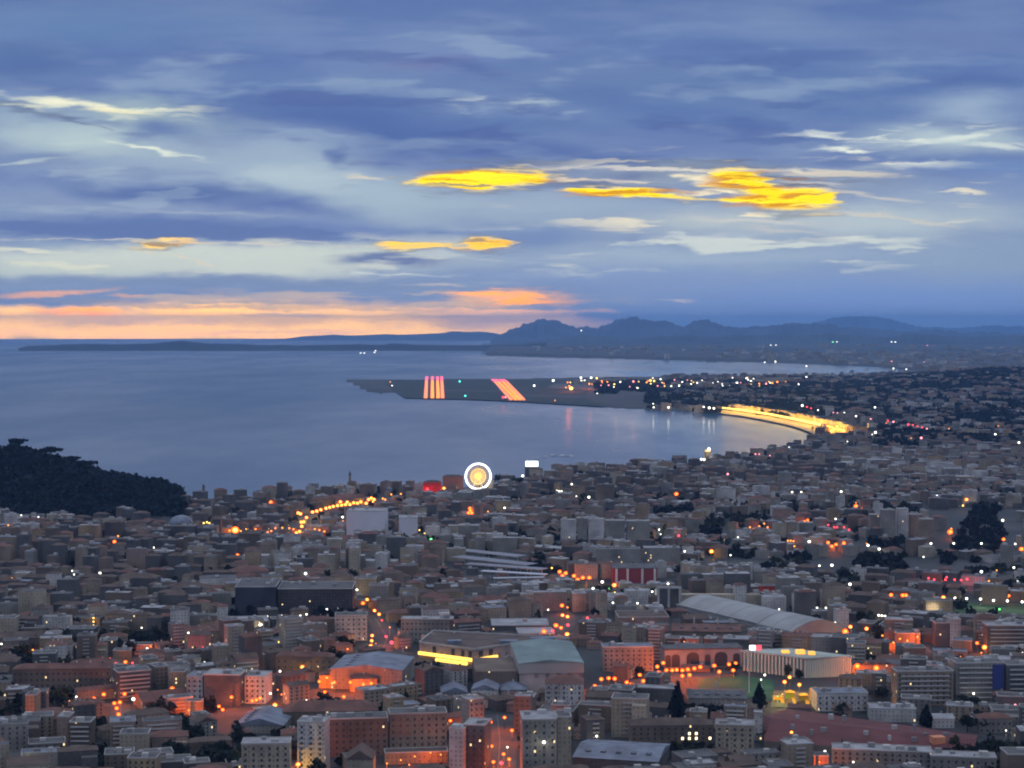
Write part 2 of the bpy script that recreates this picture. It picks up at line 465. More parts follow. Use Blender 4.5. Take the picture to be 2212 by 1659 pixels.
def castle_h(x, y):
    """the wooded castle hill beside the old town"""
    if y < 2400 or y > 3450: return 0.0
    px = 1106 + F * x / y
    if px > 440: return 0.0
    yc = 2950 - 210 * max(0.0, min(1.0, (px - 260) / 140))
    top = CAM_H - (interp(CASTLE, px) - 696.3) / F * yc - 5.4
    if top <= 0: return 0.0
    s = (y - yc + 300) / 290 if y < yc else (yc + 470 - y) / 460
    s = max(0, min(1, s)); s = s * s * (3 - 2 * s)
    return top * s
def west_h(x, y):
    """low wooded hills behind the western suburbs"""
    if y < 4600: return 0.0
    px = 1106 + F * x / y
    k = max(0.0, min(1.0, (px - 1880) / 260))
    h = 62 * k * math.exp(-((y - 8600) / 1700) ** 2)
    k2 = max(0.0, min(1.0, (px - 1250) / 300)) 
    h += 11 * k2 * math.exp(-((y - 7300) / 700) ** 2) * (0.7 + 0.3 * math.sin(px * 0.021))
    return h
def land_h(x, y):
    h = 3.0 + castle_h(x, y) + west_h(x, y)
    if y > 10500: h += (y - 10500) * 0.004
    return h
cols = np.arange(-620, 2900, 14)
rows = np.concatenate([np.arange(2600, 1700, -30), np.arange(1700, 1130, -5), np.arange(1130, 800, -1.5), np.arange(800, 752, -1)])
vs, fs, mi = [], [], []
for py in rows:
    for px in cols:
        p = at(px, py)
        d = p.y
        x, y = p.x, p.y
        if is_land(px, py): z = land_h(x, y)
        else: z = -12.0
        vs.append((x, y, ground_z(x, y) + z))
nc = len(cols)
for i in range(len(rows) - 1):
    for j in range(nc - 1):
        fs.append((i * nc + j, i * nc + j + 1, (i + 1) * nc + j + 1, (i + 1) * nc + j))
def ground_material():
    m = bpy.data.materials.new('city_ground'); m.use_nodes = True
    t = m.node_tree; b = t.nodes['Principled BSDF']; b.inputs['Roughness'].default_value = 0.85
    g = t.nodes.new('ShaderNodeNewGeometry')
    n = t.nodes.new('ShaderNodeTexNoise'); n.inputs['Scale'].default_value = 0.006; n.inputs['Detail'].default_value = 6
    t.links.new(g.outputs['Position'], n.inputs['Vector'])
    r = t.nodes.new('ShaderNodeValToRGB')
    e = r.color_ramp.elements
    e[0].position = 0.35; e[0].color = (0.008, 0.013, 0.013, 1)
    e[1].position = 0.62; e[1].color = (0.034, 0.036, 0.036, 1)
    x = r.color_ramp.elements.new(0.5); x.color = (0.015, 0.021, 0.022, 1)
    t.links.new(n.outputs[0], r.inputs[0]); t.links.new(r.outputs[0], b.inputs['Base Color'])
    return m
mesh_obj('ground', vs, fs, ground_material(), kind='structure')

# ------------------------------------------------------------------ far coast and mountains
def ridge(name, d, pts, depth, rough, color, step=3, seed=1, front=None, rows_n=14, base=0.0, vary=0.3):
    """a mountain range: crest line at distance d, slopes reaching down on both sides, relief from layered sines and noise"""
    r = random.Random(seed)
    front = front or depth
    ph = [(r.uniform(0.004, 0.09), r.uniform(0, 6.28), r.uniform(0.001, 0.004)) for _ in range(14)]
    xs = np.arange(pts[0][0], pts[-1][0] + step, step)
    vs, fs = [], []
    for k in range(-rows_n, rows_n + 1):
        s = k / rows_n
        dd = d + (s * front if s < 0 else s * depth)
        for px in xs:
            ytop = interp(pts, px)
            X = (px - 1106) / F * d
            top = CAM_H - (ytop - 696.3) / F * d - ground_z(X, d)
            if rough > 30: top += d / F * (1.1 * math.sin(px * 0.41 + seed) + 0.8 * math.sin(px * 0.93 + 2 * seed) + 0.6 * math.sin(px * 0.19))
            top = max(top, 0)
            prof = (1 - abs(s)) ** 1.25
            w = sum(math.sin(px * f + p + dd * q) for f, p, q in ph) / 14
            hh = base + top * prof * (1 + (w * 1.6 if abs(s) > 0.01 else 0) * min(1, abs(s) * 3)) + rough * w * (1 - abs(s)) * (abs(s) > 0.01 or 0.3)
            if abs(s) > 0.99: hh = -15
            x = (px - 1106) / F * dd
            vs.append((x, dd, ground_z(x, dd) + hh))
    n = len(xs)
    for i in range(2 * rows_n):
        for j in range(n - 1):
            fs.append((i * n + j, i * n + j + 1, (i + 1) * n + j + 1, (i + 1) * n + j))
    return mesh_obj(name, vs, fs, mat(name + '_slope_tint', color, 0.95, vary=vary, vscale=0.0006), smooth=True, kind='structure')
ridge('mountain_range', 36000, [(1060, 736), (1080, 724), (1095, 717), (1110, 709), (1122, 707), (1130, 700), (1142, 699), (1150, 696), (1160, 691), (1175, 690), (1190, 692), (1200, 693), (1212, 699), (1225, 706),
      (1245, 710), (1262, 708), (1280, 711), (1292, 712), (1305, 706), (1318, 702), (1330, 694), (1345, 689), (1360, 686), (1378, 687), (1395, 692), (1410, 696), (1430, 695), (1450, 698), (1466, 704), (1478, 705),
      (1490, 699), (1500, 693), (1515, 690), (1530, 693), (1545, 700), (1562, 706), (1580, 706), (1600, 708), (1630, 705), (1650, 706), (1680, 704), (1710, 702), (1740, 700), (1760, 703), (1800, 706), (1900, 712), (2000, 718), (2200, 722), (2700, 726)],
      7000, 60, (0.042, 0.058, 0.085), seed=3)  # bluish colour holds part of the distance haze
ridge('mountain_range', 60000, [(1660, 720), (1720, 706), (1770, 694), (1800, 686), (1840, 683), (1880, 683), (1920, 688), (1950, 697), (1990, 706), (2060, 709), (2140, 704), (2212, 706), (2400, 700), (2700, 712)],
      5000, 60, (0.06, 0.075, 0.10), seed=4)  # paler still, haze of the greater distance put into the colour
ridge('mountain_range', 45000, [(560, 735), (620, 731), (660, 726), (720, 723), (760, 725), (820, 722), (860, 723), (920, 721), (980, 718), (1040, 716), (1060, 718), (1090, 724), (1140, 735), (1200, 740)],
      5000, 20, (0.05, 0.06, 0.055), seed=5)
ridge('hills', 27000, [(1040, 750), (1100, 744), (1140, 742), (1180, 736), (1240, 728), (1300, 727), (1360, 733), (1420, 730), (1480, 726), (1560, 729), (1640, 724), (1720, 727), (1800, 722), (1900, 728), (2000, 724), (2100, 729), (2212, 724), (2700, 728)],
      5000, 40, (0.030, 0.052, 0.066), seed=6)  # haze tint in the hill colour, as on the mountains
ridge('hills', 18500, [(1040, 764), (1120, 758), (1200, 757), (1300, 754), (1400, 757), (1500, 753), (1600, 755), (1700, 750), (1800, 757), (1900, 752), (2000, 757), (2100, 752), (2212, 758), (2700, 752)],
      2500, 25, (0.026, 0.044, 0.055), seed=8, front=1500)  # nearer hills, slightly less haze blue in the colour
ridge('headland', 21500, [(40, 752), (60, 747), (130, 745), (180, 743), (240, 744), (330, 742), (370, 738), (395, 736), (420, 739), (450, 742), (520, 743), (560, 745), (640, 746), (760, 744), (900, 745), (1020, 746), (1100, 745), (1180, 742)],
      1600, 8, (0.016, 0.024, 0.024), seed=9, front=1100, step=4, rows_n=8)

# ------------------------------------------------------------------ haze
hz = mesh_obj('haze', [(x, y, z) for z in (-420, 540) for y in (-3000, 70000) for x in (-70000, 70000)],
              [(0, 2, 3, 1), (4, 5, 7, 6), (0, 1, 5, 4), (2, 6, 7, 3), (0, 4, 6, 2), (1, 3, 7, 5)], [], kind='stuff')
hm = bpy.data.materials.new('haze_air'); hm.use_nodes = True
ht = hm.node_tree; ht.nodes.remove(ht.nodes['Principled BSDF'])
pv = ht.nodes.new('ShaderNodeVolumePrincipled')
pv.inputs['Density'].default_value = 2.3e-5
pv.inputs['Color'].default_value = (0.25, 0.53, 1.0, 1)
pv.inputs['Anisotropy'].default_value = 0.0
ht.links.new(pv.outputs[0], ht.nodes['Material Output'].inputs['Volume'])
hz.data.materials.append(hm)

# ------------------------------------------------------------------ building materials
def facade(name, wall, glass=(0.045, 0.045, 0.05), lit=0.012, bay=3.1, floor=3.05):
    """rendered wall with rows of shuttered windows, in metres of facade; a few rooms are lit"""
    if name in MATS: return MATS[name]
    m = bpy.data.materials.new(name); m.use_nodes = True
    t = m.node_tree; b = t.nodes['Principled BSDF']; b.inputs['Roughness'].default_value = 0.85
    b.inputs['Specular IOR Level'].default_value = 0.25
    def nn(ty, **kw):
        n = t.nodes.new(ty)
        for k, v in kw.items(): setattr(n, k, v)
        return n
    def mm(op, a, bb=None):
        n = nn('ShaderNodeMath', operation=op)
        for i, v in enumerate((a, bb)):
            if v is None: continue
            if isinstance(v, (int, float)): n.inputs[i].default_value = v
            else: t.links.new(v, n.inputs[i])
        return n.outputs[0]
    uv = nn('ShaderNodeUVMap', uv_map='facade')
    sp = nn('ShaderNodeSeparateXYZ'); t.links.new(uv.outputs[0], sp.inputs[0])
    U, V = mm('DIVIDE', sp.outputs[0], bay), mm('DIVIDE', sp.outputs[1], floor)
    fu, fv = mm('FRACT', U), mm('FRACT', V)
    inu = mm('MULTIPLY', mm('GREATER_THAN', fu, 0.32), mm('LESS_THAN', fu, 0.68))
    inv = mm('MULTIPLY', mm('GREATER_THAN', fv, 0.3), mm('LESS_THAN', fv, 0.8))
    win = mm('MULTIPLY', mm('MULTIPLY', inu, inv), mm('GREATER_THAN', sp.outputs[1], 0.0))
    cm = nn('ShaderNodeCombineXYZ'); t.links.new(mm('FLOOR', U), cm.inputs[0]); t.links.new(mm('FLOOR', V), cm.inputs[1])
    oi = nn('ShaderNodeObjectInfo'); t.links.new(mm('MULTIPLY', oi.outputs['Random'], 37.0), cm.inputs[2])
    wn = nn('ShaderNodeTexWhiteNoise', noise_dimensions='3D'); t.links.new(cm.outputs[0], wn.inputs['Vector'])
    win = mm('MULTIPLY', win, mm('LESS_THAN', wn.outputs['Value'], 0.86))      # some bays are blank
    g = nn('ShaderNodeNewGeometry')
    nz = nn('ShaderNodeTexNoise'); nz.inputs['Scale'].default_value = 0.045; nz.inputs['Detail'].default_value = 5
    t.links.new(g.outputs['Position'], nz.inputs['Vector'])
    mr = nn('ShaderNodeMapRange'); mr.inputs[1].default_value = 0.3; mr.inputs[2].default_value = 0.7; mr.inputs[3].default_value = 0.62; mr.inputs[4].default_value = 1.3
    t.links.new(nz.outputs[0], mr.inputs[0])
    sc = nn('ShaderNodeVectorMath', operation='SCALE'); sc.inputs[0].default_value = wall; t.links.new(mr.outputs[0], sc.inputs['Scale'])
    # shutters: some closed and painted, some open on dark glass
    sh = nn('ShaderNodeMapRange'); sh.inputs[3].default_value = 1.0; sh.inputs[4].default_value = 3.2; t.links.new(wn.outputs['Value'], sh.inputs[0])
    gs = nn('ShaderNodeVectorMath', operation='SCALE'); gs.inputs[0].default_value = glass; t.links.new(sh.outputs[0], gs.inputs['Scale'])
    mx = nn('ShaderNodeMix', data_type='RGBA'); t.links.new(mm('MULTIPLY', win, 0.62), mx.inputs[0]); t.links.new(sc.outputs[0], mx.inputs[6]); t.links.new(gs.outputs[0], mx.inputs[7])
    t.links.new(mx.outputs[2], b.inputs['Base Color'])
    on = mm('MULTIPLY', mm('LESS_THAN', wn.outputs['Value'], lit), win)
    b.inputs['Emission Color'].default_value = (1.0, 0.72, 0.35, 1)
    t.links.new(mm('MULTIPLY', on, 1.6), b.inputs['Emission Strength'])
    m.cycles.emission_sampling = 'NONE'
    MATS[name] = m
    return m
WALLS = [('cream', (0.30, 0.26, 0.19)), ('ochre', (0.27, 0.20, 0.12)), ('tan', (0.21, 0.17, 0.125)), ('pink', (0.24, 0.175, 0.14)), ('grey', (0.20, 0.19, 0.165)),
         ('white', (0.40, 0.385, 0.36)), ('brown', (0.13, 0.10, 0.075)), ('dark grey', (0.085, 0.082, 0.078))]
WM = {n: facade(n.replace(' ', '_') + '_render', c) for n, c in WALLS}
ROOFS = {'red tiled': mat('red_roof_tiles', (0.120, 0.062, 0.048), 0.9, vary=0.35, vscale=0.09),
         'brown tiled': mat('brown_roof_tiles', (0.085, 0.062, 0.050), 0.9, vary=0.35, vscale=0.09),
         'flat grey': mat('grey_roof_felt', (0.085, 0.085, 0.085), 0.9, vary=0.35, vscale=0.09),
         'pale flat': mat('pale_roof_gravel', (0.26, 0.265, 0.27), 0.9, vary=0.3, vscale=0.09),
         'blue-grey': mat('zinc_roof', (0.12, 0.14, 0.175), 0.6, vary=0.4, vscale=0.09)}
TRIM = mat('pale_concrete', (0.34, 0.33, 0.31), 0.85)
CONC = mat('concrete', (0.2, 0.195, 0.19), 0.9)
METAL = mat('dark_metal', (0.06, 0.06, 0.065), 0.5, 0.6)
GLASS = mat('window_glass', (0.05, 0.052, 0.056), 0.2, vary=0)
LITWARM = mat('lit_window', (1.0, 0.75, 0.4), emit=4, vary=0, sampled=False)

class MB:
    """collects faces of ONE object"""
    def __init__(s): s.v, s.f, s.m, s.uv = [], [], [], []
    def quad(s, p, mi=0, uv=None):
        n = len(s.v); s.v += [tuple(q) for q in p]; s.f.append(tuple(range(n, n + len(p)))); s.m.append(mi)
        s.uv += [c for t in (uv or [(0, -9)] * len(p)) for c in t]
    def box(s, cx, cy, z0, z1, w, d, rot=0.0, mi=0, top=None, walls=True, zg=None):
        """z0 foundation, zg level from which facade metres are counted"""
        c, sn = math.cos(rot), math.sin(rot)
        P = [(cx + c * a - sn * b, cy + sn * a + c * b) for a, b in ((-w / 2, -d / 2), (w / 2, -d / 2), (w / 2, d / 2), (-w / 2, d / 2))]
        zg = z0 if zg is None else zg
        if walls:
            for i in range(4):
                a, b = P[i], P[(i + 1) % 4]; l = w if i % 2 == 0 else d
                u0 = 50 * i
                s.quad([(*a, z0), (*b, z0), (*b, z1), (*a, z1)], mi, [(u0, z0 - zg), (u0 + l, z0 - zg), (u0 + l, z1 - zg), (u0, z1 - zg)])
        s.quad([(*p, z1) for p in P], mi if top is None else top)
        if walls: s.quad([(*p, z0) for p in reversed(P)], mi)
        return P
    def hip(s, cx, cy, z, w, d, h, rot=0.0, mi=0, over=0.5, gable=False):
        c, sn = math.cos(rot), math.sin(rot)
        w2, d2 = w / 2 + over, d / 2 + over
        T = lambda a, b, zz: (cx + c * a - sn * b, cy + sn * a + c * b, zz)
        if w >= d: k = w2 if gable else w2 - d2; R1, R2 = T(-k, 0, z + h), T(k, 0, z + h); A, B, D_, E = T(-w2, -d2, z), T(w2, -d2, z), T(w2, d2, z), T(-w2, d2, z); fs = [(A, B, R2, R1), (B, D_, R2), (D_, E, R1, R2), (E, A, R1)]
        else: k = d2 if gable else d2 - w2; R1, R2 = T(0, -k, z + h), T(0, k, z + h); A, B, D_, E = T(-w2, -d2, z), T(w2, -d2, z), T(w2, d2, z), T(-w2, d2, z); fs = [(A, B, R1), (B, D_, R2, R1), (D_, E, R2), (E, A, R1, R2)]
        for f in fs: s.quad(f, mi)
        s.quad([E, D_, B, A], mi)
    def tube(s, a, b, r0, r1=None, n=8, mi=0, caps=True):
        a, b = Vector(a), Vector(b); r1 = r0 if r1 is None else r1
        ax = (b - a).normalized(); ref = Vector((0, 0, 1)) if abs(ax.z) < 0.9 else Vector((1, 0, 0))
        u = ax.cross(ref).normalized(); w = ax.cross(u)
        A = [a + (u * math.cos(t) + w * math.sin(t)) * r0 for t in (2 * math.pi * i / n for i in range(n))]
        B = [b + (u * math.cos(t) + w * math.sin(t)) * r1 for t in (2 * math.pi * i / n for i in range(n))]
        for i in range(n):
            j = (i + 1) % n; s.quad([A[j], A[i], B[i], B[j]], mi)
        if caps: s.quad(A, mi); s.quad(list(reversed(B)), mi)
    def ball(s, c, r, n=8, m=5, mi=0, sz=1.0, half=False):
        c = Vector(c); lo = 0 if half else -math.pi / 2
        for i in range(m):
            p0, p1 = lo + (math.pi / 2 - lo) * i / m, lo + (math.pi / 2 - lo) * (i + 1) / m
            for j in range(n):
                t0, t1 = 2 * math.pi * j / n, 2 * math.pi * (j + 1) / n
                q = lambda p, t: c + Vector((math.cos(p) * math.cos(t), math.cos(p) * math.sin(t), math.sin(p) * sz)) * r
                s.quad([q(p0, t0), q(p0, t1), q(p1, t1), q(p1, t0)], mi)
    def build(s, name, mats, parent=None, smooth=False, kind=None):
        return mesh_obj(name, s.v, s.f, mats, parent, s.m, s.uv, smooth, kind)

# what must stay visible: (x0, x1, y_bottom, distance); and footprints taken: (x, y, radius)
KEEP, TAKEN, ROADS = [], [], []
LM = []      # landmarks for telling neighbours apart: (x, y, phrase)
def G(x, y): return ground_z(x, y) + 3.0
def taken(x, y, r):
    return any((x - a) ** 2 + (y - b) ** 2 < (r + c) ** 2 for a, b, c in TAKEN)
def foot(cx, cy, w, d, rot, pad=2):
    """register a rectangular footprint as a chain of discs"""
    n = max(1, int(round(max(w, d) / max(8, min(w, d)))))
    r = math.hypot(max(w, d) / n, min(w, d)) / 2 + pad
    for i in range(n):
        s = ((i + 0.5) / n - 0.5) * max(w, d)
        a, b = (s, 0) if w >= d else (0, s)
        TAKEN.append((cx + math.cos(rot) * a - math.sin(rot) * b, cy + math.sin(rot) * a + math.cos(rot) * b, r))

# ------------------------------------------------------------------ the buildings one can pick out
def place(x0, x1, ytop, ybase, depth, rot=0.0, yfront=None):
    """footprint whose front spans x0..x1 at its base ybase and whose wall rises to ytop"""
    pm = at((x0 + x1) / 2, ybase, 3.0)
    w = (x1 - x0) / F * pm.y / max(0.5, abs(math.cos(rot)) )
    h = max(2.5, (ybase - ytop) / F * pm.y)
    cx = pm.x - math.sin(rot) * depth / 2 * 1.0; cy = pm.y + math.cos(rot) * depth / 2
    return cx, cy, w, h
def windows_on(parent, w, h, d, floors, bays, ww=1.5, wh=1.7, base=1.2, lit=()):
    """window openings on the front wall, each a part"""
    me = None
    for i in range(floors):
        for j in range(bays):
            b = MB(); x = -w / 2 + (j + 0.5) * w / bays; z = base + i * (h - base) / floors
            if me is None:
                b = MB(); b.box(0, 0, 0, wh, ww, 0.24); o = b.build('window', GLASS, parent); me = o.data
            else:
                o = bpy.data.objects.new('window', me); C.objects.link(o); o.parent = parent
            if (i, j) in lit:
                b = MB(); b.box(0, 0, 0, wh, ww, 0.24); l = b.build('window', LITWARM, parent); l['label'] = 'lit window'; bpy.data.objects.remove(o); o = l
                if (i, j) == (0, 0): me = None
            o.location = (x, -d / 2 - 0.06, z)
def balconies_on(parent, w, h, d, floors, frac=0.86, proj_=1.3):
    for i in range(1, floors):
        b = MB(); z = i * h / floors
        b.box(0, -d / 2 - proj_ / 2, z, z + 0.2, w * frac, proj_)
        b.box(0, -d / 2 - proj_ + 0.05, z + 0.2, z + 1.1, w * frac, 0.1)
        b.build('balcony', TRIM, parent)
HERO = []
def hero(name, label, cat, x0, x1, ytop, ybase, depth=18, wall='grey', roof='flat grey', rot=0.0, style='flat', floors=None, bays=0, balc=False, units=1, lit=(), short=None, group=None, lift=0.0, ridge_h=None, wallmat=None):
    cx, cy, w, h = place(x0, x1, ytop, ybase, depth, R(rot))
    rot = R(rot)
    g = G(cx, cy)
    e = tag(empty(name, (cx, cy, g), rot), label, cat, group)
    wm = wallmat or WM[wall]
    b = MB(); b.box(0, 0, -4, h, w, depth, zg=0); b.build('wall', wm, e)
    if style == 'flat':
        b = MB(); b.box(0, 0, h + 0.003, h + 0.35, w - 0.7, depth - 0.7); r = b.build('roof', ROOFS[roof], e)
        b = MB()
        for (a, c, ww, dd) in ((0, -depth / 2, w + 0.5, 0.5), (0, depth / 2, w + 0.5, 0.5), (-w / 2, 0, 0.5, depth - 0.5), (w / 2, 0, 0.5, depth - 0.5)):
            b.box(a, c, h + 0.002, h + 0.95, ww, dd)
        b.build('parapet', TRIM, e)
        rr = random.Random(int(x0 * 7 + ytop))
        for k in range(units):
            uw, ud, uh = rr.uniform(2.5, 6), rr.uniform(2.5, 5), rr.uniform(1.6, 3.2)
            b = MB(); b.box(rr.uniform(-0.38, 0.38) * w, rr.uniform(-0.25, 0.25) * depth, h + 0.3, h + 0.3 + uh, uw, ud); b.build('rooftop_unit', CONC if k % 2 else TRIM, e)
    else:
        b = MB(); b.hip(0, 0, h, w, depth, ridge_h or min(w, depth) * 0.22, mi=0, gable=(style == 'gable')); r = b.build('roof', ROOFS[roof], e)
        if name == 'warehouse':
            for k in range(5):
                b = MB(); u = ((k + 0.5) / 5 - 0.5) * (w if w >= depth else depth) * 0.9; v = -(min(w, depth)) * 0.25
                hz_ = h + (ridge_h or min(w, depth) * 0.22) * 0.5 + 0.4
                b.box(*((u, v) if w >= depth else (v, u)), hz_ - 0.9, hz_, *((3.5, 6) if w >= depth else (6, 3.5))); b.build('skylight', GLASS, r)
        for k in range(units):
            b = MB(); s = (k + 0.5) / units - 0.5; b.box(s * w * 0.7, 0.8, h, h + min(w, depth) * 0.22 + 1.3, 1.2, 0.9); b.build('chimney', TRIM, r)
    if floors and bays: windows_on(e, w, h, depth, floors, bays, lit=lit)
    if floors and balc: balconies_on(e, w, h, depth, floors)
    foot(cx, cy, w, depth, rot)
    KEEP.append((x0 - 2, x1 + 2, ybase - (ybase - ytop) * 0.25, at((x0 + x1) / 2, ybase, 3).y))
    if short: LM.append((cx, cy, short))
    e['h'] = h
    HERO.append((e, w, h, depth))
    return e, w, h

# --- bottom row
hero('apartment_tower', 'grey-green concrete tower with three round white lamps on its face', 'tower block', 1129, 1203, 1553, 1700, 24, 'grey', 'pale flat', 4, units=2, floors=9, bays=4, short='the concrete tower with white lamps')
hero('apartment_tower', 'slim pale shaft set against the concrete tower with white lamps', 'tower block', 1204, 1234, 1548, 1690, 18, 'cream', 'flat grey', 4, units=1)
hero('apartment_building', 'tall white block whose lower wall glows orange from the street', 'apartment block', 642, 702, 1560, 1672, 17, 'white', 'pale flat', -6, units=3, floors=9, bays=3, short='the tall white block with the orange glow')
hero('apartment_building', 'beige front block with a strict grid of dark windows and pale cornice', 'apartment block', 522, 626, 1606, 1712, 16, 'cream', 'pale flat', 3, floors=8, bays=6, units=2, short='the beige block with gridded windows')
hero('apartment_building', 'long brown block with tall vertical bays behind the orange courtyard', 'apartment block', 706, 838, 1552, 1634, 18, 'brown', 'flat grey', 7, floors=6, bays=9, units=4, short='the long brown block')
hero('apartment_building', 'brown block with pale pilasters continuing the long brown facade', 'apartment block', 842, 966, 1541, 1628, 18, 'tan', 'flat grey', 7, floors=6, bays=8, units=3)
hero('apartment_building', 'grey windowless-sided block beside the orange street at the bottom', 'apartment block', 1002, 1047, 1566, 1664, 20, 'dark grey', 'pale flat', -12, units=2, floors=7, bays=3)
hero('apartment_building', 'narrow pale grey slab joined to the block beside the orange street', 'apartment block', 970, 1001, 1574, 1668, 14, 'white', 'pale flat', -12, units=1)
hero('warehouse', 'dark blue-roofed hall with a pale gutter line beside the concrete tower', 'hall', 1238, 1420, 1640, 1668, 52, 'dark grey', 'blue-grey', -14, style='gable', units=0, ridge_h=4, short='the dark hall')
hero('apartment_building', 'reddish brown block with lit yellow windows above the dark treetops', 'apartment block', 1362, 1542, 1566, 1612, 16, 'brown', 'brown tiled', 2, style='hip', floors=4, bays=12, lit=((1, 7), (2, 8), (1, 9), (2, 9), (1, 11), (1, 8)), units=2, short='the block with yellow windows')
hero('apartment_building', 'beige block with stacked landings at the edge of the big red roof', 'apartment block', 1546, 1628, 1566, 1640, 16, 'cream', 'pale flat', -8, floors=6, bays=5, units=3, short='the beige block with stacked landings')
hero('stair_tower', 'narrow pale stair tower rising behind the beige block', 'tower', 1629, 1646, 1540, 1600, 8, 'white', 'pale flat', -8, units=0)
hero('apartment_building', 'long grey block stepping down under the big red roof with parapet boxes', 'apartment block', 1800, 2010, 1622, 1668, 16, 'grey', 'pale flat', -9, floors=4, bays=14, units=7, short='the long block under the red roof')
hero('apartment_building', 'grey-green lower wing of the long stepped block beside the dark trees', 'apartment block', 2012, 2150, 1636, 1680, 15, 'grey', 'pale flat', -9, floors=3, bays=9, units=4)
hero('apartment_building', 'plain brown block in the bottom corner past the dark trees', 'apartment block', 2176, 2262, 1630, 1712, 18, 'brown', 'flat grey', 0, units=1)
hero('kiosk', 'small block with its front lit bright orange-red below the red roof', 'building', 1758, 1790, 1634, 1668, 10, 'pink', 'flat grey', 0, units=0)
# --- foreground, western part
hero('apartment_building', 'slim pink tower block with blank side wall', 'tower block', 124, 149, 1549, 1618, 15, 'pink', 'pale flat', 0, units=1, short='the slim pink tower')
hero('apartment_building', 'balconied brown block joined to the slim pink tower', 'apartment block', 150, 196, 1560, 1622, 15, 'brown', 'flat grey', 0, floors=6, balc=True, units=1)
hero('apartment_building', 'beige windowless block with curved grey roof edge', 'apartment block', 259, 320, 1586, 1636, 16, 'cream', 'flat grey', 5, units=2)
hero('apartment_building', 'tan block under the purple-lit sign', 'apartment block', 275, 338, 1638, 1700, 15, 'ochre', 'flat grey', 0, floors=5, bays=5, units=2)
hero('apartment_building', 'long low brown block with tiled roof and many shutters', 'apartment block', 28, 238, 1444, 1500, 15, 'brown', 'red tiled', 3, style='hip', floors=4, bays=18, units=5, short='the long low brown block')
hero('apartment_building', 'narrow tan block with an orange-lit foot', 'apartment block', 55, 78, 1502, 1556, 13, 'ochre', 'flat grey', 0, units=1)
hero('apartment_building', 'pale blank end wall of a block at the picture edge', 'apartment block', -20, 32, 1336, 1384, 16, 'cream', 'flat grey', 0, units=1, short='the pale blank end wall')
hero('apartment_building', 'small block washed orange by four street lamps', 'apartment block', 244, 279, 1406, 1440, 12, 'ochre', 'flat grey', 0, units=1, short='the small block washed in orange')
hero('apartment_building', 'narrow wall lit bright orange beside the grey twin blocks', 'apartment block', 368, 399, 1452, 1504, 12, 'ochre', 'flat grey', 0, units=0, short='the bright orange wall')
hero('apartment_building', 'white-fronted grey block, first of the grey trio in the courtyard', 'apartment block', 403, 438, 1462, 1520, 22, 'white', 'blue-grey', -6, floors=5, bays=3, units=1, short='the grey trio of blocks')
hero('apartment_building', 'broad dark grey block, middle of the grey trio in the courtyard', 'apartment block', 440, 520, 1458, 1524, 22, 'dark grey', 'pale flat', -6, units=3)
hero('apartment_building', 'pale grey block, last of the grey trio beside the orange lamps', 'apartment block', 528, 574, 1462, 1520, 22, 'white', 'pale flat', -6, units=2, floors=5, bays=4)
hero('garage', 'open orange-lit box with a dark doorway below the grey trio', 'garage', 400, 435, 1516, 1550, 9, 'ochre', 'flat grey', 0, units=0)
hero('warehouse', 'blue-grey roofed workshop in front of the orange courtyard', 'workshop', 508, 612, 1566, 1584, 44, 'grey', 'blue-grey', -4, style='gable', units=0, ridge_h=5, short='the blue-grey workshop')
hero('school', 'long dark red mansard block with a row of round dormers', 'school', 612, 815, 1536, 1562, 24, 'brown', 'red tiled', 5, style='hip', units=6, ridge_h=6, short='the red mansard block')
hero('apartment_building', 'dim red-lit block with a glowing red shopfront', 'apartment block', 405, 455, 1372, 1410, 14, 'pink', 'brown tiled', 0, style='hip', units=1, short='the block with the red shopfront')
hero('apartment_building', 'brown block with a tiled roof above the orange courtyard lamps', 'apartment block', 595, 720, 1418, 1460, 14, 'brown', 'red tiled', -3, style='hip', floors=3, bays=9, units=3)
hero('apartment_building', 'low block washed deep orange behind the courtyard lamps', 'apartment block', 690, 752, 1458, 1486, 12, 'ochre', 'red tiled', 5, style='hip', units=2, short='the orange courtyard')
hero('apartment_building', 'second low block washed orange, nearer the long shed', 'apartment block', 756, 815, 1466, 1494, 12, 'ochre', 'red tiled', 5, style='hip', units=1)
hero('warehouse', 'long low shed with blue-grey roof and white end wall', 'shed', 712, 870, 1446, 1490, 60, 'grey', 'blue-grey', -6, style='gable', units=0, ridge_h=4, short='the long shed with a white end wall')
hero('church', 'orange-lit gabled front at the bottom edge beside the lit road', 'church', 748, 806, 1640, 1700, 22, 'cream', 'brown tiled', 0, style='gable', units=0, ridge_h=6)
hero('terrace', 'low building with its whole front and roof edge lit orange', 'building', 832, 968, 1626, 1650, 12, 'ochre', 'brown tiled', 7, units=0, short='the orange-lit low building')
# --- middle
hero('apartment_building', 'pale green-grey long block with a plain front behind the corner building', 'apartment block', 866, 978, 1338, 1386, 16, 'grey', 'pale flat', -2, floors=4, bays=12, units=3, short='the long green-grey block')
hero('apartment_building', 'curved white-fronted block beside the red traffic lights', 'apartment block', 724, 793, 1330, 1384, 18, 'white', 'flat grey', 4, floors=5, bays=6, units=2, short='the curved white-fronted block')
hero('warehouse', 'dark shed with a white tented roof behind the corner building', 'shed', 1062, 1186, 1352, 1362, 40, 'dark grey', 'pale flat', 2, units=1)
hero('warehouse', 'low shed with a bright white lens-shaped roof beside the red lamps', 'shed', 1120, 1198, 1370, 1380, 34, 'dark grey', 'pale flat', 4, units=0)
hero('house', 'white-framed block with a reddish roof in front of the long hall', 'house', 1177, 1260, 1476, 1536, 22, 'white', 'red tiled', -3, style='hip', floors=5, bays=5, units=1, short='the white-framed block')
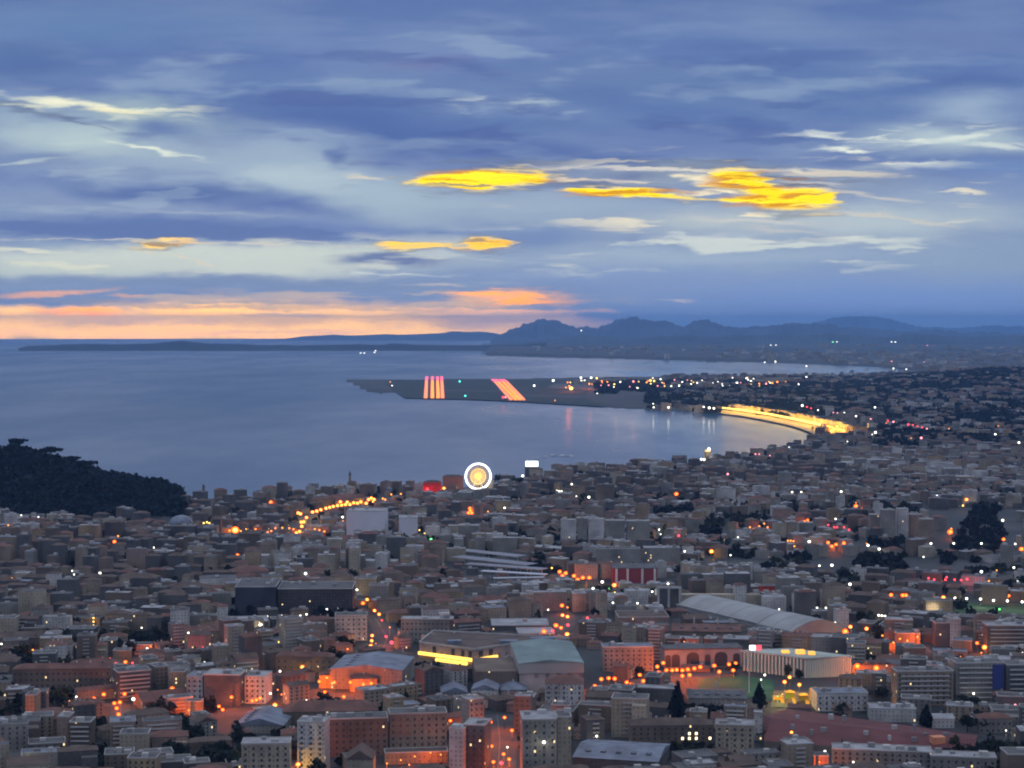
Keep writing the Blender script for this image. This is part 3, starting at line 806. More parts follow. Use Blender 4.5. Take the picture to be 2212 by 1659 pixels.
hero('house', 'bluish-roofed house, first of the huddle below the lit corner building', 'house', 955, 1010, 1496, 1512, 24, 'grey', 'blue-grey', 6, style='gable', units=1, short='the blue-roofed huddle')
hero('house', 'bluish-roofed house with a dark side wall, middle of the huddle', 'house', 1018, 1074, 1490, 1512, 24, 'white', 'blue-grey', -4, style='gable', units=1)
hero('house', 'low slate-roofed house, last of the huddle beside the white-framed block', 'house', 1082, 1140, 1490, 1506, 24, 'grey', 'blue-grey', 4, style='hip', units=1)
hero('apartment_building', 'blue-grey slab block beside the street of orange lamps', 'apartment block', 1302, 1412, 1398, 1450, 18, 'grey', 'blue-grey', 3, floors=5, bays=9, units=3, short='the blue-grey slab block')
hero('warehouse', 'flat-roofed depot with one wall washed dull orange', 'depot', 1336, 1446, 1334, 1354, 40, 'pink', 'brown tiled', 2, units=1)
hero('warehouse', 'long brown tiled shed on the near side of the curved grey roof', 'shed', 1452, 1600, 1364, 1382, 40, 'brown', 'red tiled', -5, style='gable', units=2, ridge_h=4)
hero('warehouse', 'low grey-roofed workshop between the two dark cypresses', 'workshop', 1488, 1614, 1508, 1524, 36, 'grey', 'flat grey', -3, style='gable', units=1, ridge_h=3)
hero('apartment_building', 'bluish-white block with pale roof terraces beside the yellow playground', 'apartment block', 1764, 1876, 1498, 1536, 20, 'white', 'blue-grey', 3, floors=3, bays=8, units=4, short='the bluish-white block')
hero('house', 'grey-white stepped house with several small roofs above the big red roof', 'house', 1880, 1978, 1532, 1560, 18, 'white', 'pale flat', -6, units=6)
hero('house', 'small pale house with gabled roof beside the tall dark cypress', 'house', 2014, 2062, 1552, 1574, 12, 'white', 'pale flat', 2, style='gable', units=1, short='the small pale house')
hero('house', 'grey house with two rows of windows past the round tree', 'house', 2114, 2188, 1552, 1584, 14, 'grey', 'red tiled', 4, style='hip', floors=2, bays=6, units=1)
hero('apartment_building', 'long grey-beige block with stacked balconies above the red roof', 'apartment block', 1936, 2060, 1450, 1524, 17, 'tan', 'flat grey', 2, floors=7, balc=True, bays=9, units=4, short='the long balconied block')
hero('apartment_building', 'grey-beige block with a blue banner hung on its front', 'apartment block', 2064, 2170, 1432, 1518, 17, 'grey', 'flat grey', 2, floors=8, balc=True, units=3, short='the block with the blue banner')
hero('apartment_building', 'dim grey block running out of the picture past the blue banner', 'apartment block', 2174, 2260, 1436, 1520, 17, 'dark grey', 'flat grey', 2, floors=8, balc=True, units=2)
hero('apartment_tower', 'slim white slab between the dark block and the striped tower', 'tower block', 2052, 2075, 1338, 1396, 14, 'white', 'pale flat', 0, units=1)
hero('apartment_tower', 'dark blank block beside the slim white slab', 'tower block', 2020, 2050, 1346, 1396, 14, 'dark grey', 'flat grey', 0, units=1)
hero('apartment_tower', 'striped tower with white balcony bands at the picture edge', 'tower block', 2132, 2230, 1352, 1412, 18, 'brown', 'pale flat', 0, floors=7, balc=True, units=2, short='the striped tower')
hero('station_house', 'small house washed bright orange beside the lit road', 'house', 1938, 1988, 1369, 1394, 12, 'ochre', 'flat grey', 0, units=2, short='the small house washed orange by the road')
hero('service_building', 'orange-fronted building with one dazzling lamp beside the green field', 'building', 2000, 2058, 1298, 1328, 14, 'ochre', 'flat grey', 0, units=1, short='the orange-fronted building by the field')
hero('apartment_building', 'pink-lit block beside the orange lamps on the far side of the curved roof', 'apartment block', 1956, 2000, 1400, 1428, 14, 'tan', 'flat grey', 0, units=1)
hero('warehouse', 'long wall behind orange lamps beside the white colonnade', 'shed', 1840, 1932, 1436, 1458, 14, 'ochre', 'brown tiled', 4, style='hip', units=1)
hero('warehouse', 'small red-walled box building beyond the curved roof', 'shed', 1642, 1674, 1266, 1285, 12, 'pink', 'flat grey', 0, units=0, short='the small red box', wallmat=mat('red_cladding', (0.42, 0.05, 0.03), 0.8))
# --- upper middle
hero('apartment_tower', 'pale tower block beside the dark park square', 'tower block', 797, 838, 1265, 1304, 16, 'grey', 'flat grey', 0, units=1)
hero('apartment_building', 'orange-lit corner block at the top of the red-lamp street', 'apartment block', 766, 812, 1250, 1288, 14, 'ochre', 'flat grey', 0, units=1, short='the corner block above the red-lamp street')
hero('office_block', 'very large plain blue-grey block with a notch, beside the golden avenue', 'office block', 748, 832, 1104, 1160, 40, 'white', 'pale flat', -2, units=2, short='the large pale notched block', wallmat=mat('blue_grey_panels', (0.5, 0.5, 0.54), 0.7, vary=0.06))
hero('office_block', 'smaller plain blue-grey block, twin of the notched one', 'office block', 862, 902, 1119, 1162, 36, 'white', 'pale flat', 3, units=1, wallmat=mat('blue_grey_panels', (0.5, 0.5, 0.54)))
for i, (a, b_, t, s) in enumerate(((1212, 1244, 1124, 'white'), (1247, 1268, 1120, 'grey'), (1271, 1305, 1122, 'white'), (1308, 1350, 1125, 'grey'), (1354, 1404, 1126, 'grey'))):
    hero('apartment_tower', ('pale grey slab with ribbed front, first of the five above the dark hedge', 'slim dark slab, second of the five above the dark hedge', 'pale ribbed slab, third and middle of the five above the dark hedge', 'grey slab, fourth of the five above the dark hedge', 'broad grey slab, last of the five above the dark hedge')[i], 'tower block', a, b_, t, 1178, 16, s, 'pale flat', 0, units=1, short='the five ribbed slabs' if i == 2 else None)
hero('apartment_building', 'long grey block stretching beyond the red-panelled hall', 'apartment block', 1392, 1470, 1184, 1224, 18, 'grey', 'pale flat', 2, units=3, short='the long grey block beyond the red hall')
hero('apartment_building', 'grey block beside the long grey block beyond the red hall', 'apartment block', 1290, 1384, 1186, 1228, 18, 'grey', 'flat grey', 2, units=3)
for i, (a, b_, t, bb) in enumerate(((1908, 1934, 1102, 1164), (1938, 1962, 1100, 1162), (1966, 1992, 1112, 1160), (1880, 1904, 1112, 1150), (1700, 1722, 1128, 1160), (1727, 1756, 1130, 1158), (1990, 2016, 1122, 1172))):
    hero('apartment_tower', ('tall grey tower under the wooded crest, darker of the tall pair', 'tall grey tower under the wooded crest, paler of the tall pair', 'shorter grey tower between the tall pair and the orange wall', 'grey tower at the foot of the dark wooded crest', 'tan tower beside the orange lamps on the slope', 'squat grey tower beside the orange lamps on the slope', 'narrow tower beside the big dark grove')[i], 'tower block', a, b_, t, bb, 15, ('grey', 'white', 'tan', 'grey', 'tan', 'grey', 'tan')[i], 'pale flat', (6, -4, 2, 0, 4, -6, 2)[i], units=1, short=('the tall grey pair of towers', None, None, None, 'the tan tower on the slope', None, None)[i])

hero('barracks', 'long very dark institutional block above the row of small white lamps', 'institution', 508, 596, 1268, 1330, 60, 'brown', 'flat grey', 2, units=5, short='the dark institutional blocks', wallmat=mat('dark_slate_wall', (0.03, 0.032, 0.045)))
hero('barracks', 'dark brownish institutional block beside the orange corner, its windows dim', 'institution', 600, 762, 1272, 1328, 50, 'brown', 'flat grey', 2, units=6, wallmat=facade('dark_brown_wall', (0.05, 0.042, 0.045), lit=0.01))
for i, (a_, b_, t_, bb_, lb_) in enumerate(((1240, 1300, 820, 829, 'low airport hall behind the big golden floodlight'), (1304, 1350, 819, 829, 'airport hall washed orange by its lamps'), (1396, 1424, 819, 828, 'airport hall glowing yellow on the far shore'), (1626, 1662, 820, 834, 'far shore block washed rosy orange'), (1664, 1700, 816, 834, 'taller far shore block washed rosy orange'))):
    hero('terminal_building', lb_, 'terminal', a_, b_, t_, bb_, 40, 'cream', 'flat grey', 0, units=0)
# --- the curved-roof hall (railway depot)
def vault_hall():
    A, B = at(1462, 1317, 3), at(1716, 1377, 3)       # near long side, from far end to near end
    d = Vector((B.x - A.x, B.y - A.y, 0)); Ln = d.length; ang = math.atan2(d.y, d.x)
    W = 60
    e = tag(empty('train_hall', (A.x, A.y, G(A.x, A.y)), ang), 'huge grey hall with a long curved roof in two vaults', 'hall')
    rm = mat('curved_sheet_roof', (0.235, 0.245, 0.235), 0.6, vary=0.22, vscale=0.03)
    for k, (s0, s1, hr, wside) in enumerate(((0, 0.72, 8.5, 0), (0.722, 1.0, 9.5, 4))):
        b = MB(); n = 18
        y0, y1 = -wside, W
        for i in range(n):
            t0, t1 = i / n, (i + 1) / n
            yy0, yy1 = y0 + (y1 - y0) * t0, y0 + (y1 - y0) * t1
            z0, z1 = 5 + hr * math.sin(math.pi * t0) ** 0.85, 5 + hr * math.sin(math.pi * t1) ** 0.85
            b.quad([(s0 * Ln, yy0, z0), (s1 * Ln, yy0, z0), (s1 * Ln, yy1, z1), (s0 * Ln, yy1, z1)])
            for s in (s0, s1):
                b.quad([(s * Ln, yy0, z0), (s * Ln, yy1, z1), (s * Ln, yy1, 0), (s * Ln, yy0, 0)])
        b.quad([(s0 * Ln, y0, 0), (s1 * Ln, y0, 0), (s1 * Ln, y0, 6), (s0 * Ln, y0, 6)])
        b.quad([(s0 * Ln, y1, 0), (s1 * Ln, y1, 0), (s1 * Ln, y1, 6), (s0 * Ln, y1, 6)])
        b.build('roof_vault', rm, e)
        for j in range(int((s1 - s0) * Ln / 22) + 1):
            b = MB(); s = s0 * Ln + j * 22 + 0.4
            for i in range(n):
                t0, t1 = i / n, (i + 1) / n
                P = [(s, y0 + (y1 - y0) * t, 5.12 + hr * math.sin(math.pi * t) ** 0.85) for t in (t0, t1)]
                b.quad([P[0], (P[0][0] + 0.6, *P[0][1:]), (P[1][0] + 0.6, *P[1][1:]), P[1]])
            b.build('roof_rib', mat('rib_metal', (0.10, 0.11, 0.13), 0.6), e)
    b = MB(); b.box(Ln / 2, -0.8, 5.2, 6.1, Ln * 1.0, 0.9); b.build('gutter', TRIM, e)
    for i in range(0, 7):
        a = i / 6
        TAKEN.append((A.x + d.x * a - math.sin(ang) * W / 2, A.y + d.y * a + math.cos(ang) * W / 2, 40))
    for i in range(10):
        x0, x1 = 1464 + i * 36, 1464 + (i + 1) * 36 + 3
        yb = min(1374, 1318 + (1376 - 1318) * (i + 0.3) / 7)
        KEEP.append((x0, x1, yb - 2, A.y + d.y * i / 10))
    LM.append((A.x + d.x / 2, A.y + d.y / 2, 'the hall with the curved roof'))
vault_hall()

# --- white colonnade building (two fronts with fins)
def fin_building():
    C0, A0, B0 = at(1736, 1464, 3), at(1606, 1448, 3), at(1838, 1460, 3)
    h = 41 / F * C0.y
    e = tag(empty('civic_building', (C0.x, C0.y, G(C0.x, C0.y))), 'pale building ringed with white vertical fins beside the green pitch', 'civic building')
    V = lambda p: Vector((p.x - C0.x, p.y - C0.y, 0))
    a, c, b0 = V(A0), Vector((0, 0, 0)), V(B0)
    far = a + b0
    wall = mat('fin_wall', (0.30, 0.31, 0.27), 0.7, vary=0.1); fin = mat('white_fins', (0.46, 0.56, 0.46), 0.7, vary=0.05)
    P = [a, c, b0, far]
    m = MB()
    for i in range(4):
        p, q = P[i], P[(i + 1) % 4]
        m.quad([(p.x, p.y, -3), (q.x, q.y, -3), (q.x, q.y, h), (p.x, p.y, h)])
    m.build('wall', wall if False else mat('fin_wall', (0.20, 0.21, 0.18)), e)
    m = MB()
    up = Vector((0, 0, 1)); ct = (a + b0) / 2
    Q = [p + (p - ct).normalized() * 3.0 for p in P]
    m.quad([(*q.to_2d(), h + 1.4) for q in Q]); m.quad([(*q.to_2d(), h) for q in reversed(Q)])
    for i in range(4):
        p, q = Q[i], Q[(i + 1) % 4]; m.quad([(p.x, p.y, h), (q.x, q.y, h), (q.x, q.y, h + 1.4), (p.x, p.y, h + 1.4)])
    m.build('roof', mat('pale_green_roof', (0.30, 0.35, 0.30), 0.7), e)
    for p, q, n in ((a, c, 17), (c, b0, 20)):
        dv = (q - p); nv = Vector((dv.y, -dv.x, 0)).normalized(); ang = math.atan2(dv.y, dv.x)
        for i in range(n):
            s = p + dv * ((i + 0.5) / n) + nv * 1.1
            m = MB(); m.box(s.x, s.y, 0, h - 0.01, 1.5, 1.6, ang); m.build('fin', fin, e)
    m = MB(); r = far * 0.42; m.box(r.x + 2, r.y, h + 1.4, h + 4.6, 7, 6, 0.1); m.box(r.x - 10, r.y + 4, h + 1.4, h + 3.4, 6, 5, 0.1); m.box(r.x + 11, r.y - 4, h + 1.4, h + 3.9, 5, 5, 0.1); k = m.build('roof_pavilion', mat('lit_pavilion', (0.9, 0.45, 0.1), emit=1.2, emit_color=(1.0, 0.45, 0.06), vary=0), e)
    m = MB(); m.box(a.x + 8, a.y + 3, h + 1.4, h + 5.0, 5, 2, 0); m.build('lit_sign_panel', mat('white_sign', (1, 1, 1), emit=3, vary=0), e)
    m = MB(); m.box(a.x + 13.1, a.y + 3, h + 1.4, h + 5.0, 5, 2, 0); m.build('lit_sign_panel', mat('red_sign', (1, 0.06, 0.08), emit=2.2, vary=0), e)
    TAKEN.append((C0.x + ct.x, C0.y + ct.y, 62)); KEEP.append((1604, 1840, 1462, C0.y))
    LM.append((C0.x, C0.y + 20, 'the white-finned building'))
fin_building()

# --- corner building with bright strip lights
def corner_building():
    C0, A0, B0 = at(1024, 1436, 3), at(906, 1420, 3), at(1072, 1428, 3)
    h = 33 / F * C0.y
    e = tag(empty('market_hall', (C0.x, C0.y, G(C0.x, C0.y))), 'pinkish corner building with bright yellow strip lights along its foot', 'market hall')
    V = lambda p: Vector((p.x - C0.x, p.y - C0.y, 0))
    a, c, b0 = V(A0), Vector((0, 0, 0)), V(B0)
    g = Vector((a.x * 0.1 + (1248 - 1024) / F * C0.y, 56, 0))
    hh = Vector((a.x + 10, a.y + 60, 0))
    P = [a, c, b0, g, hh]
    m = MB()
    for i in range(5):
        p, q = P[i], P[(i + 1) % 5]; l = (q - p).length
        m.quad([(p.x, p.y, -3), (q.x, q.y, -3), (q.x, q.y, h), (p.x, p.y, h)], 0, [(0, -3), (l, -3), (l, h), (0, h)])
    m.build('wall', facade('market_wall', (0.32, 0.24, 0.22), bay=7, floor=9, lit=0), e)
    m = MB(); m.quad([(p.x, p.y, h + 0.05) for p in P]); m.build('roof', ROOFS['brown tiled'], e)
    m = MB()
    for i in range(5):
        p, q = P[i], P[(i + 1) % 5]; dv = q - p
        m.box((p.x + q.x) / 2, (p.y + q.y) / 2, h - 0.4, h + 1.2, dv.length, 0.8 + 0.01 * i, math.atan2(dv.y, dv.x))
    m.build('parapet', TRIM, e)
    for p, q, z, off, k in ((a, c, 3.0, 1.6, 3.0), (c, b0, 3.0, 1.6, 3.6), (a * 0.62, c * 0.0 + a * 0.05, 0.2, 6.0, 2.6)):
        dv = q - p; nv = Vector((dv.y, -dv.x, 0)).normalized(); mid = (p + q) / 2 + nv * off
        m = MB(); m.box(mid.x, mid.y, z, z + 2.6, dv.length * 0.985, 2.2, math.atan2(dv.y, dv.x))
        m.build('strip_light', mat('yellow_strip', (1.0, 0.62, 0.12), emit=1.9, emit_color=(1.0, 0.60, 0.10), vary=0), e)
    for t in (0.28, 0.62, 0.8, 0.93):
        p = a + (c - a) * t; nv = Vector(((c - a).y, -(c - a).x, 0)).normalized() * 0.2
        m = MB(); m.box(p.x + nv.x, p.y + nv.y, h * 0.38, h * 0.86, 3.4, 0.5, math.atan2((c - a).y, (c - a).x)); m.build('window', GLASS, e)
    for t in (0.3, 0.75):
        p = c + (b0 - c) * t; nv = Vector(((b0 - c).y, -(b0 - c).x, 0)).normalized() * 0.2
        m = MB(); m.box(p.x + nv.x, p.y + nv.y, h * 0.38, h * 0.86, 4.2, 0.5, math.atan2((b0 - c).y, (b0 - c).x)); m.build('window', GLASS, e)
    for i, (u, v, w_, d_) in enumerate(((30, 40, 16, 9), (60, 48, 22, 8), (-18, 40, 12, 8))):
        m = MB(); m.box(u, v - 10, h + 0.05, h + 3 + i % 2, w_, d_, 0.1); m.build('rooftop_unit', ROOFS['blue-grey'], e)
    for i in range(8): TAKEN.append((C0.x - 40 + 20 * i, C0.y + 34, 36))
    KEEP.append((904, 1074, 1444, C0.y)); LM.append((C0.x, C0.y + 20, 'the corner building with yellow strips'))
corner_building()

# --- long building with the sea-green roof
def green_roof_hall():
    x0, x1 = at(1122, 1496, 3), at(1258, 1490, 3)
    w = x1.x - x0.x; d0 = 46 / F * x0.y; D = 95
    e = tag(empty('exhibition_hall', ((x0.x + x1.x) / 2, x0.y, G(x0.x, x0.y)), R(4)), 'long pale hall with a broad sea-green roof and banded front', 'hall')
    h = 66 / F * x0.y
    m = MB(); m.box(0, D / 2, -3, h * 0.64, w, D, zg=0); m.build('wall', facade('hall_wall', (0.30, 0.28, 0.26), bay=9, floor=40, lit=0), e)
    m = MB(); m.box(0, D / 2, h * 0.64, h * 0.98, w + 1.6, D + 1.6); m.build('upper_band', mat('band_panels', (0.25, 0.27, 0.25), 0.7, vary=0.06), e)
    m = MB(); m.hip(0, D / 2, h * 0.98, w + 1.6, D + 1.6, 3.0, over=0.2, gable=True); m.build('roof', mat('sea_green_roof', (0.13, 0.19, 0.18), 0.6, vary=0.3, vscale=0.05), e)
    m = MB(); m.box(-w / 2 - 18, D * 0.35, -3, h * 0.7, 34, 60, zg=0); m.build('side_wing', WM['brown'], e)
    for i in range(5): TAKEN.append((e.location.x + i * 2, e.location.y + 12 + i * 20, 34)); 
    TAKEN.append((e.location.x - 30, e.location.y + 30, 36))
    KEEP.append((1066, 1262, 1492, x0.y)); LM.append((e.location.x, e.location.y, 'the hall with the sea-green roof'))
green_roof_hall()

# --- arcade building behind the street of orange lamps
def arcade_building():
    A0, B0 = at(1436, 1444, 3), at(1604, 1440, 3)
    dv = Vector((B0.x - A0.x, B0.y - A0.y, 0)); w = dv.length; h = 40 / F * A0.y
    e = tag(empty('arcade_building', ((A0.x + B0.x) / 2, (A0.y + B0.y) / 2, G(A0.x, A0.y)), math.atan2(dv.y, dv.x)), 'grey-white building with tall dark arches above the orange street lamps', 'building')
    m = MB(); m.box(0, 11, -3, h, w, 22, zg=0); m.build('wall', mat('arcade_stone', (0.27, 0.25, 0.23), 0.85, vary=0.25, vscale=0.08), e)
    m = MB(); m.box(0, 11, h, h + 1.0, w + 1.2, 23.2); m.build('roof', ROOFS['flat grey'], e)
    for i, (u, ww) in enumerate(((-0.36, 7), (-0.14, 11), (0.22, 11), (0.42, 6), (0.05, 5), (-0.46, 5))):
        m = MB(); m.box(u * w, -0.15, 1, h * 0.62, ww, 0.5)
        for k in range(6):
            t0, t1 = math.pi * k / 6, math.pi * (k + 1) / 6
            m.quad([(u * w + ww / 2 * math.cos(t0), -0.4, h * 0.62 + ww / 3 * math.sin(t0)), (u * w, -0.4, h * 0.62), (u * w + ww / 2 * math.cos(t1), -0.4, h * 0.62 + ww / 3 * math.sin(t1))])
        m.build('arch_opening', GLASS, e)
    for i in range(4): TAKEN.append((A0.x + dv.x * (i + 0.5) / 4, A0.y + dv.y * (i + .5) / 4 + 11, 18))
    KEEP.append((1434, 1606, 1440, A0.y)); LM.append((e.location.x, e.location.y, 'the building with tall arches'))
arcade_building()

# --- big dark red roof
def red_roof():
    P = [at(x, y, 9) for x, y in ((1650, 1600), (2105, 1636), (2112, 1590), (1700, 1532), (1650, 1548))]
    e = tag(empty('factory', (P[0].x, P[0].y, G(P[0].x, P[0].y))), 'very large factory under one broad dark red roof', 'factory')
    O = Vector((P[0].x, P[0].y, 0))
    Q = [Vector((p.x, p.y, 0)) - O for p in P]
    m = MB(); ct = sum(Q, Vector()) / 5
    rd = Q[2] * 0.62 + Q[3] * 0.38; r1 = (Q[0] * 0.45 + Q[4] * 0.25 + Q[3] * 0.3); r2 = (Q[1] * 0.5 + Q[2] * 0.5)
    def up(q, z): return (q.x, q.y, z)
    m.quad([up(Q[0], 6), up(Q[1], 6), up(r2, 11), up(r1, 11)]); m.quad([up(r1, 11), up(r2, 11), up(Q[2], 6.5), up(Q[3], 6.5)]); m.quad([up(Q[0], 6), up(r1, 11), up(Q[3], 6.5), up(Q[4], 6.5)]); m.quad([up(Q[1], 6), up(Q[2], 6.5), up(r2, 11)])
    m.build('roof', mat('dark_red_sheet_roof', (0.10, 0.032, 0.030), 0.85, vary=0.22, vscale=0.05), e)
    m = MB()
    for i in range(5):
        p, q = Q[i], Q[(i + 1) % 5]; m.quad([up(p * 0.995, -3), up(q * 0.995, -3), up(q * 0.995, 6), up(p * 0.995, 6)])
    m.build('wall', mat('factory_wall', (0.15, 0.12, 0.1)), e)
    rr = random.Random(5)
    for i in range(14):
        s, t = rr.uniform(0.1, 0.9), rr.uniform(0.15, 0.8)
        p = (Q[0] * (1 - s) + Q[1] * s) * (1 - t) + (Q[3] * (1 - s) + Q[2] * s) * t
        m = MB(); m.box(p.x, p.y, 7, 12.2, rr.uniform(1.5, 4), rr.uniform(1.5, 3), 0.2); m.build('roof_vent', CONC if i % 3 else TRIM, e)
    p = Q[1] * 0.72 + Q[3] * 0.14 + Q[2] * 0.1
    m = MB(); m.box(p.x, p.y, 6, 13.5, 9, 7, 0.2); m.build('roof_cabin', mat('cabin_orange', (0.5, 0.2, 0.1), 0.8), e)
    for i in range(12):
        for j in range(6):
            s, t = (i + 0.5) / 12, (j + 0.5) / 6
            p = (P[0] * (1 - s) + P[1] * s) * (1 - t) + (P[3] * (1 - s) + P[2] * s) * t
            TAKEN.append((p.x, p.y, 15))
    for i in range(9): KEEP.append((1650 + i * 50, 1702 + i * 50, 1594 + i * 4, at(1650 + i * 50, 1600 + 4 * i, 9).y))
    LM.append((O.x + ct.x, O.y + ct.y, 'the big red roof'))
red_roof()

# --- railway platform canopies
rm = mat('canopy_roof', (0.17, 0.18, 0.21), 0.6, vary=0.2)
pm_ = mat('canopy_white', (0.42, 0.45, 0.5), 0.6, vary=0.1)
for i, (x0, y0, x1, y1, wd, m_, lab) in enumerate(((978, 1190, 1128, 1206, 20, rm, 'blue-grey platform canopy farthest out in the station'), (986, 1206, 1150, 1224, 22, rm, 'blue-grey platform canopy with a dark open end'),
        (1010, 1222, 1178, 1234, 16, rm, 'dark platform canopy with a row of pale posts'), (1040, 1238, 1180, 1246, 12, pm_, 'pale narrow platform canopy'), (1066, 1254, 1176, 1252, 9, pm_, 'short white platform canopy beside the orange terrace'))):
    A, B = at(x0, y0, 9), at(x1, y1, 9); dv = Vector((B.x - A.x, B.y - A.y, 0)); ln = dv.length
    e = tag(empty('platform_canopy', ((A.x + B.x) / 2, (A.y + B.y) / 2, G(A.x, A.y)), math.atan2(dv.y, dv.x)), lab, 'canopy', 'canopies over the station platforms')
    m = MB(); m.box(0, 0, 8.4, 9.0, ln, wd, top=0); m.build('roof', m_, e)
    m = MB(); m.box(0, -wd / 2 - 0.2, 8.2, 9.3, ln, 0.4); m.build('fascia', TRIM, e)
    for k in range(8):
        m = MB(); m.box((k / 7 - 0.5) * ln * 0.96, -wd * 0.3, -2, 8.4, 0.8, 0.8); m.build('post', TRIM, e)
    for k in range(8): TAKEN.append((A.x + dv.x * (k + 0.5) / 8, A.y + dv.y * (k + 0.5) / 8, wd * 0.6 + 8))
    KEEP.append((x0, x1, max(y0, y1) + 3, min(A.y, B.y)))
    if i == 2: LM.append((A.x + dv.x / 2, A.y, 'the station canopies'))

# --- red-panelled hall with white piers
def red_hall():
    A0, B0 = at(1324, 1262, 3), at(1420, 1262, 3)
    w = B0.x - A0.x; h = 34 / F * A0.y
    e = tag(empty('sports_hall', ((A0.x + B0.x) / 2, A0.y, G(A0.x, A0.y))), 'dark red panelled hall with two white piers', 'hall')
    m = MB(); m.box(0, 20, -3, h, w, 40); m.build('wall', mat('dark_red_panels', (0.20, 0.035, 0.045), 0.7, vary=0.15), e)
    m = MB(); m.box(0, 20, h, h + 0.8, w + 1, 41); m.build('roof', ROOFS['flat grey'], e)
    for u in (-0.17, 0.16, -0.42, 0.44):
        m = MB(); m.box(u * w, -0.9, -2, h - 0.2, 2.4, 1.8); m.build('pier', mat('white_pier', (0.5, 0.48, 0.46)), e)
    for i in range(3): TAKEN.append((A0.x + w * (i + .5) / 3, A0.y + 20, 24))
    KEEP.append((1322, 1422, 1258, A0.y)); LM.append((A0.x + w / 2, A0.y, 'the red-panelled hall'))
red_hall()
def frame_building():
    A0, B0 = at(1420, 1312, 3), at(1472, 1314, 3)
    w = B0.x - A0.x; h = 44 / F * A0.y
    e = tag(empty('gate_building', ((A0.x + B0.x) / 2, A0.y, G(A0.x, A0.y))), 'open white concrete frame with dark bays beside the curved roof', 'building')
    m = MB(); m.box(0, 9, -3, h - 2, w - 3, 16); m.build('wall', WM['dark grey'], e)
    for u in (-0.5, -0.02, 0.5):
        m = MB(); m.box(u * (w - 2), 0, -2, h - 1.5, 2.4, 2.0); m.build('pillar', TRIM, e)
    m = MB(); m.box(0, 0.3, h - 1.5, h + 0.4, w + 1, 2.7); m.build('beam', TRIM, e)
    m = MB(); m.box(0, 10, h - 2, h - 1.2, w - 3, 17.2); m.build('roof', ROOFS['flat grey'], e)
    m = MB(); m.box(w / 2 + 46, 16, -2, h * 0.55, 92, 10); m.build('side_wing', WM['cream'], e)
    TAKEN.append((e.location.x, A0.y + 8, 24)); TAKEN.append((e.location.x + 50, A0.y + 14, 20)); KEEP.append((1418, 1474, 1308, A0.y))
frame_building()

PROM = [(1562, 887), (1600, 891.5), (1656, 900), (1700, 908.5), (1731, 915), (1770, 924), (1806, 933), (1826, 938)]
# ------------------------------------------------------------------ trees
def leaf_mat(name, c, v=0.45):
    return mat(name, c, 0.95, vary=v, vscale=0.16, spec=0.1)
LEAF = leaf_mat('dark_foliage', (0.017, 0.023, 0.019)); LEAF2 = leaf_mat('olive_foliage', (0.040, 0.045, 0.022)); LEAF3 = leaf_mat('conifer_foliage', (0.010, 0.014, 0.017))
BARK = mat('bark', (0.05, 0.04, 0.03), 0.95)
def leaves(centres, radii, n, size, shape='round', seed=1):
    """leaf clumps spread through each crown; centres (k,3), radii (k,3)"""
    r = np.random.default_rng(seed); k = len(centres)
    d = r.normal(size=(k, n, 3)); d /= np.linalg.norm(d, axis=2, keepdims=True)
    rad = r.uniform(0.55, 1.05, (k, n, 1)) * (1 + 0.22 * np.sin(d[:, :, :1] * 5 + d[:, :, 1:2] * 4 + np.arange(k)[:, None, None]))
    p = d * rad
    if shape == 'cone':
        t = (p[:, :, 2:3] + 1) / 2; p[:, :, :2] *= np.clip(1.15 - t, 0.06, 1)
    elif shape == 'flat':
        p[:, :, 2] = np.abs(p[:, :, 2]) * 0.8 - 0.1
    p = centres[:, None, :] + p * radii[:, None, :]
    s = size * radii[:, None, :1] * r.uniform(0.6, 1.4, (k, n, 1))
    a = r.normal(size=(k, n, 3)); a /= np.linalg.norm(a, axis=2, keepdims=True)
    b = np.cross(a, r.normal(size=(k, n, 3))); b /= np.linalg.norm(b, axis=2, keepdims=True)
    q = np.stack([p - a * s - b * s, p + a * s - b * s, p + a * s + b * s, p - a * s + b * s], axis=2).reshape(-1, 3)
    return q
def quads_obj(name, q, m, parent=None, kind=None):
    me = bpy.data.meshes.new(name); n = len(q) // 4
    me.vertices.add(len(q)); me.vertices.foreach_set('co', q.astype(np.float32).ravel())
    me.loops.add(len(q)); me.loops.foreach_set('vertex_index', np.arange(len(q), dtype=np.int32))
    me.polygons.add(n); me.polygons.foreach_set('loop_start', np.arange(0, len(q), 4, dtype=np.int32)); me.polygons.foreach_set('loop_total', np.full(n, 4, dtype=np.int32))
    me.materials.append(m); me.update(calc_edges=True); me.validate()
    o = bpy.data.objects.new(name, me); C.objects.link(o)
    if parent is not None: o.parent = parent
    if kind: o['kind'] = kind
    return o
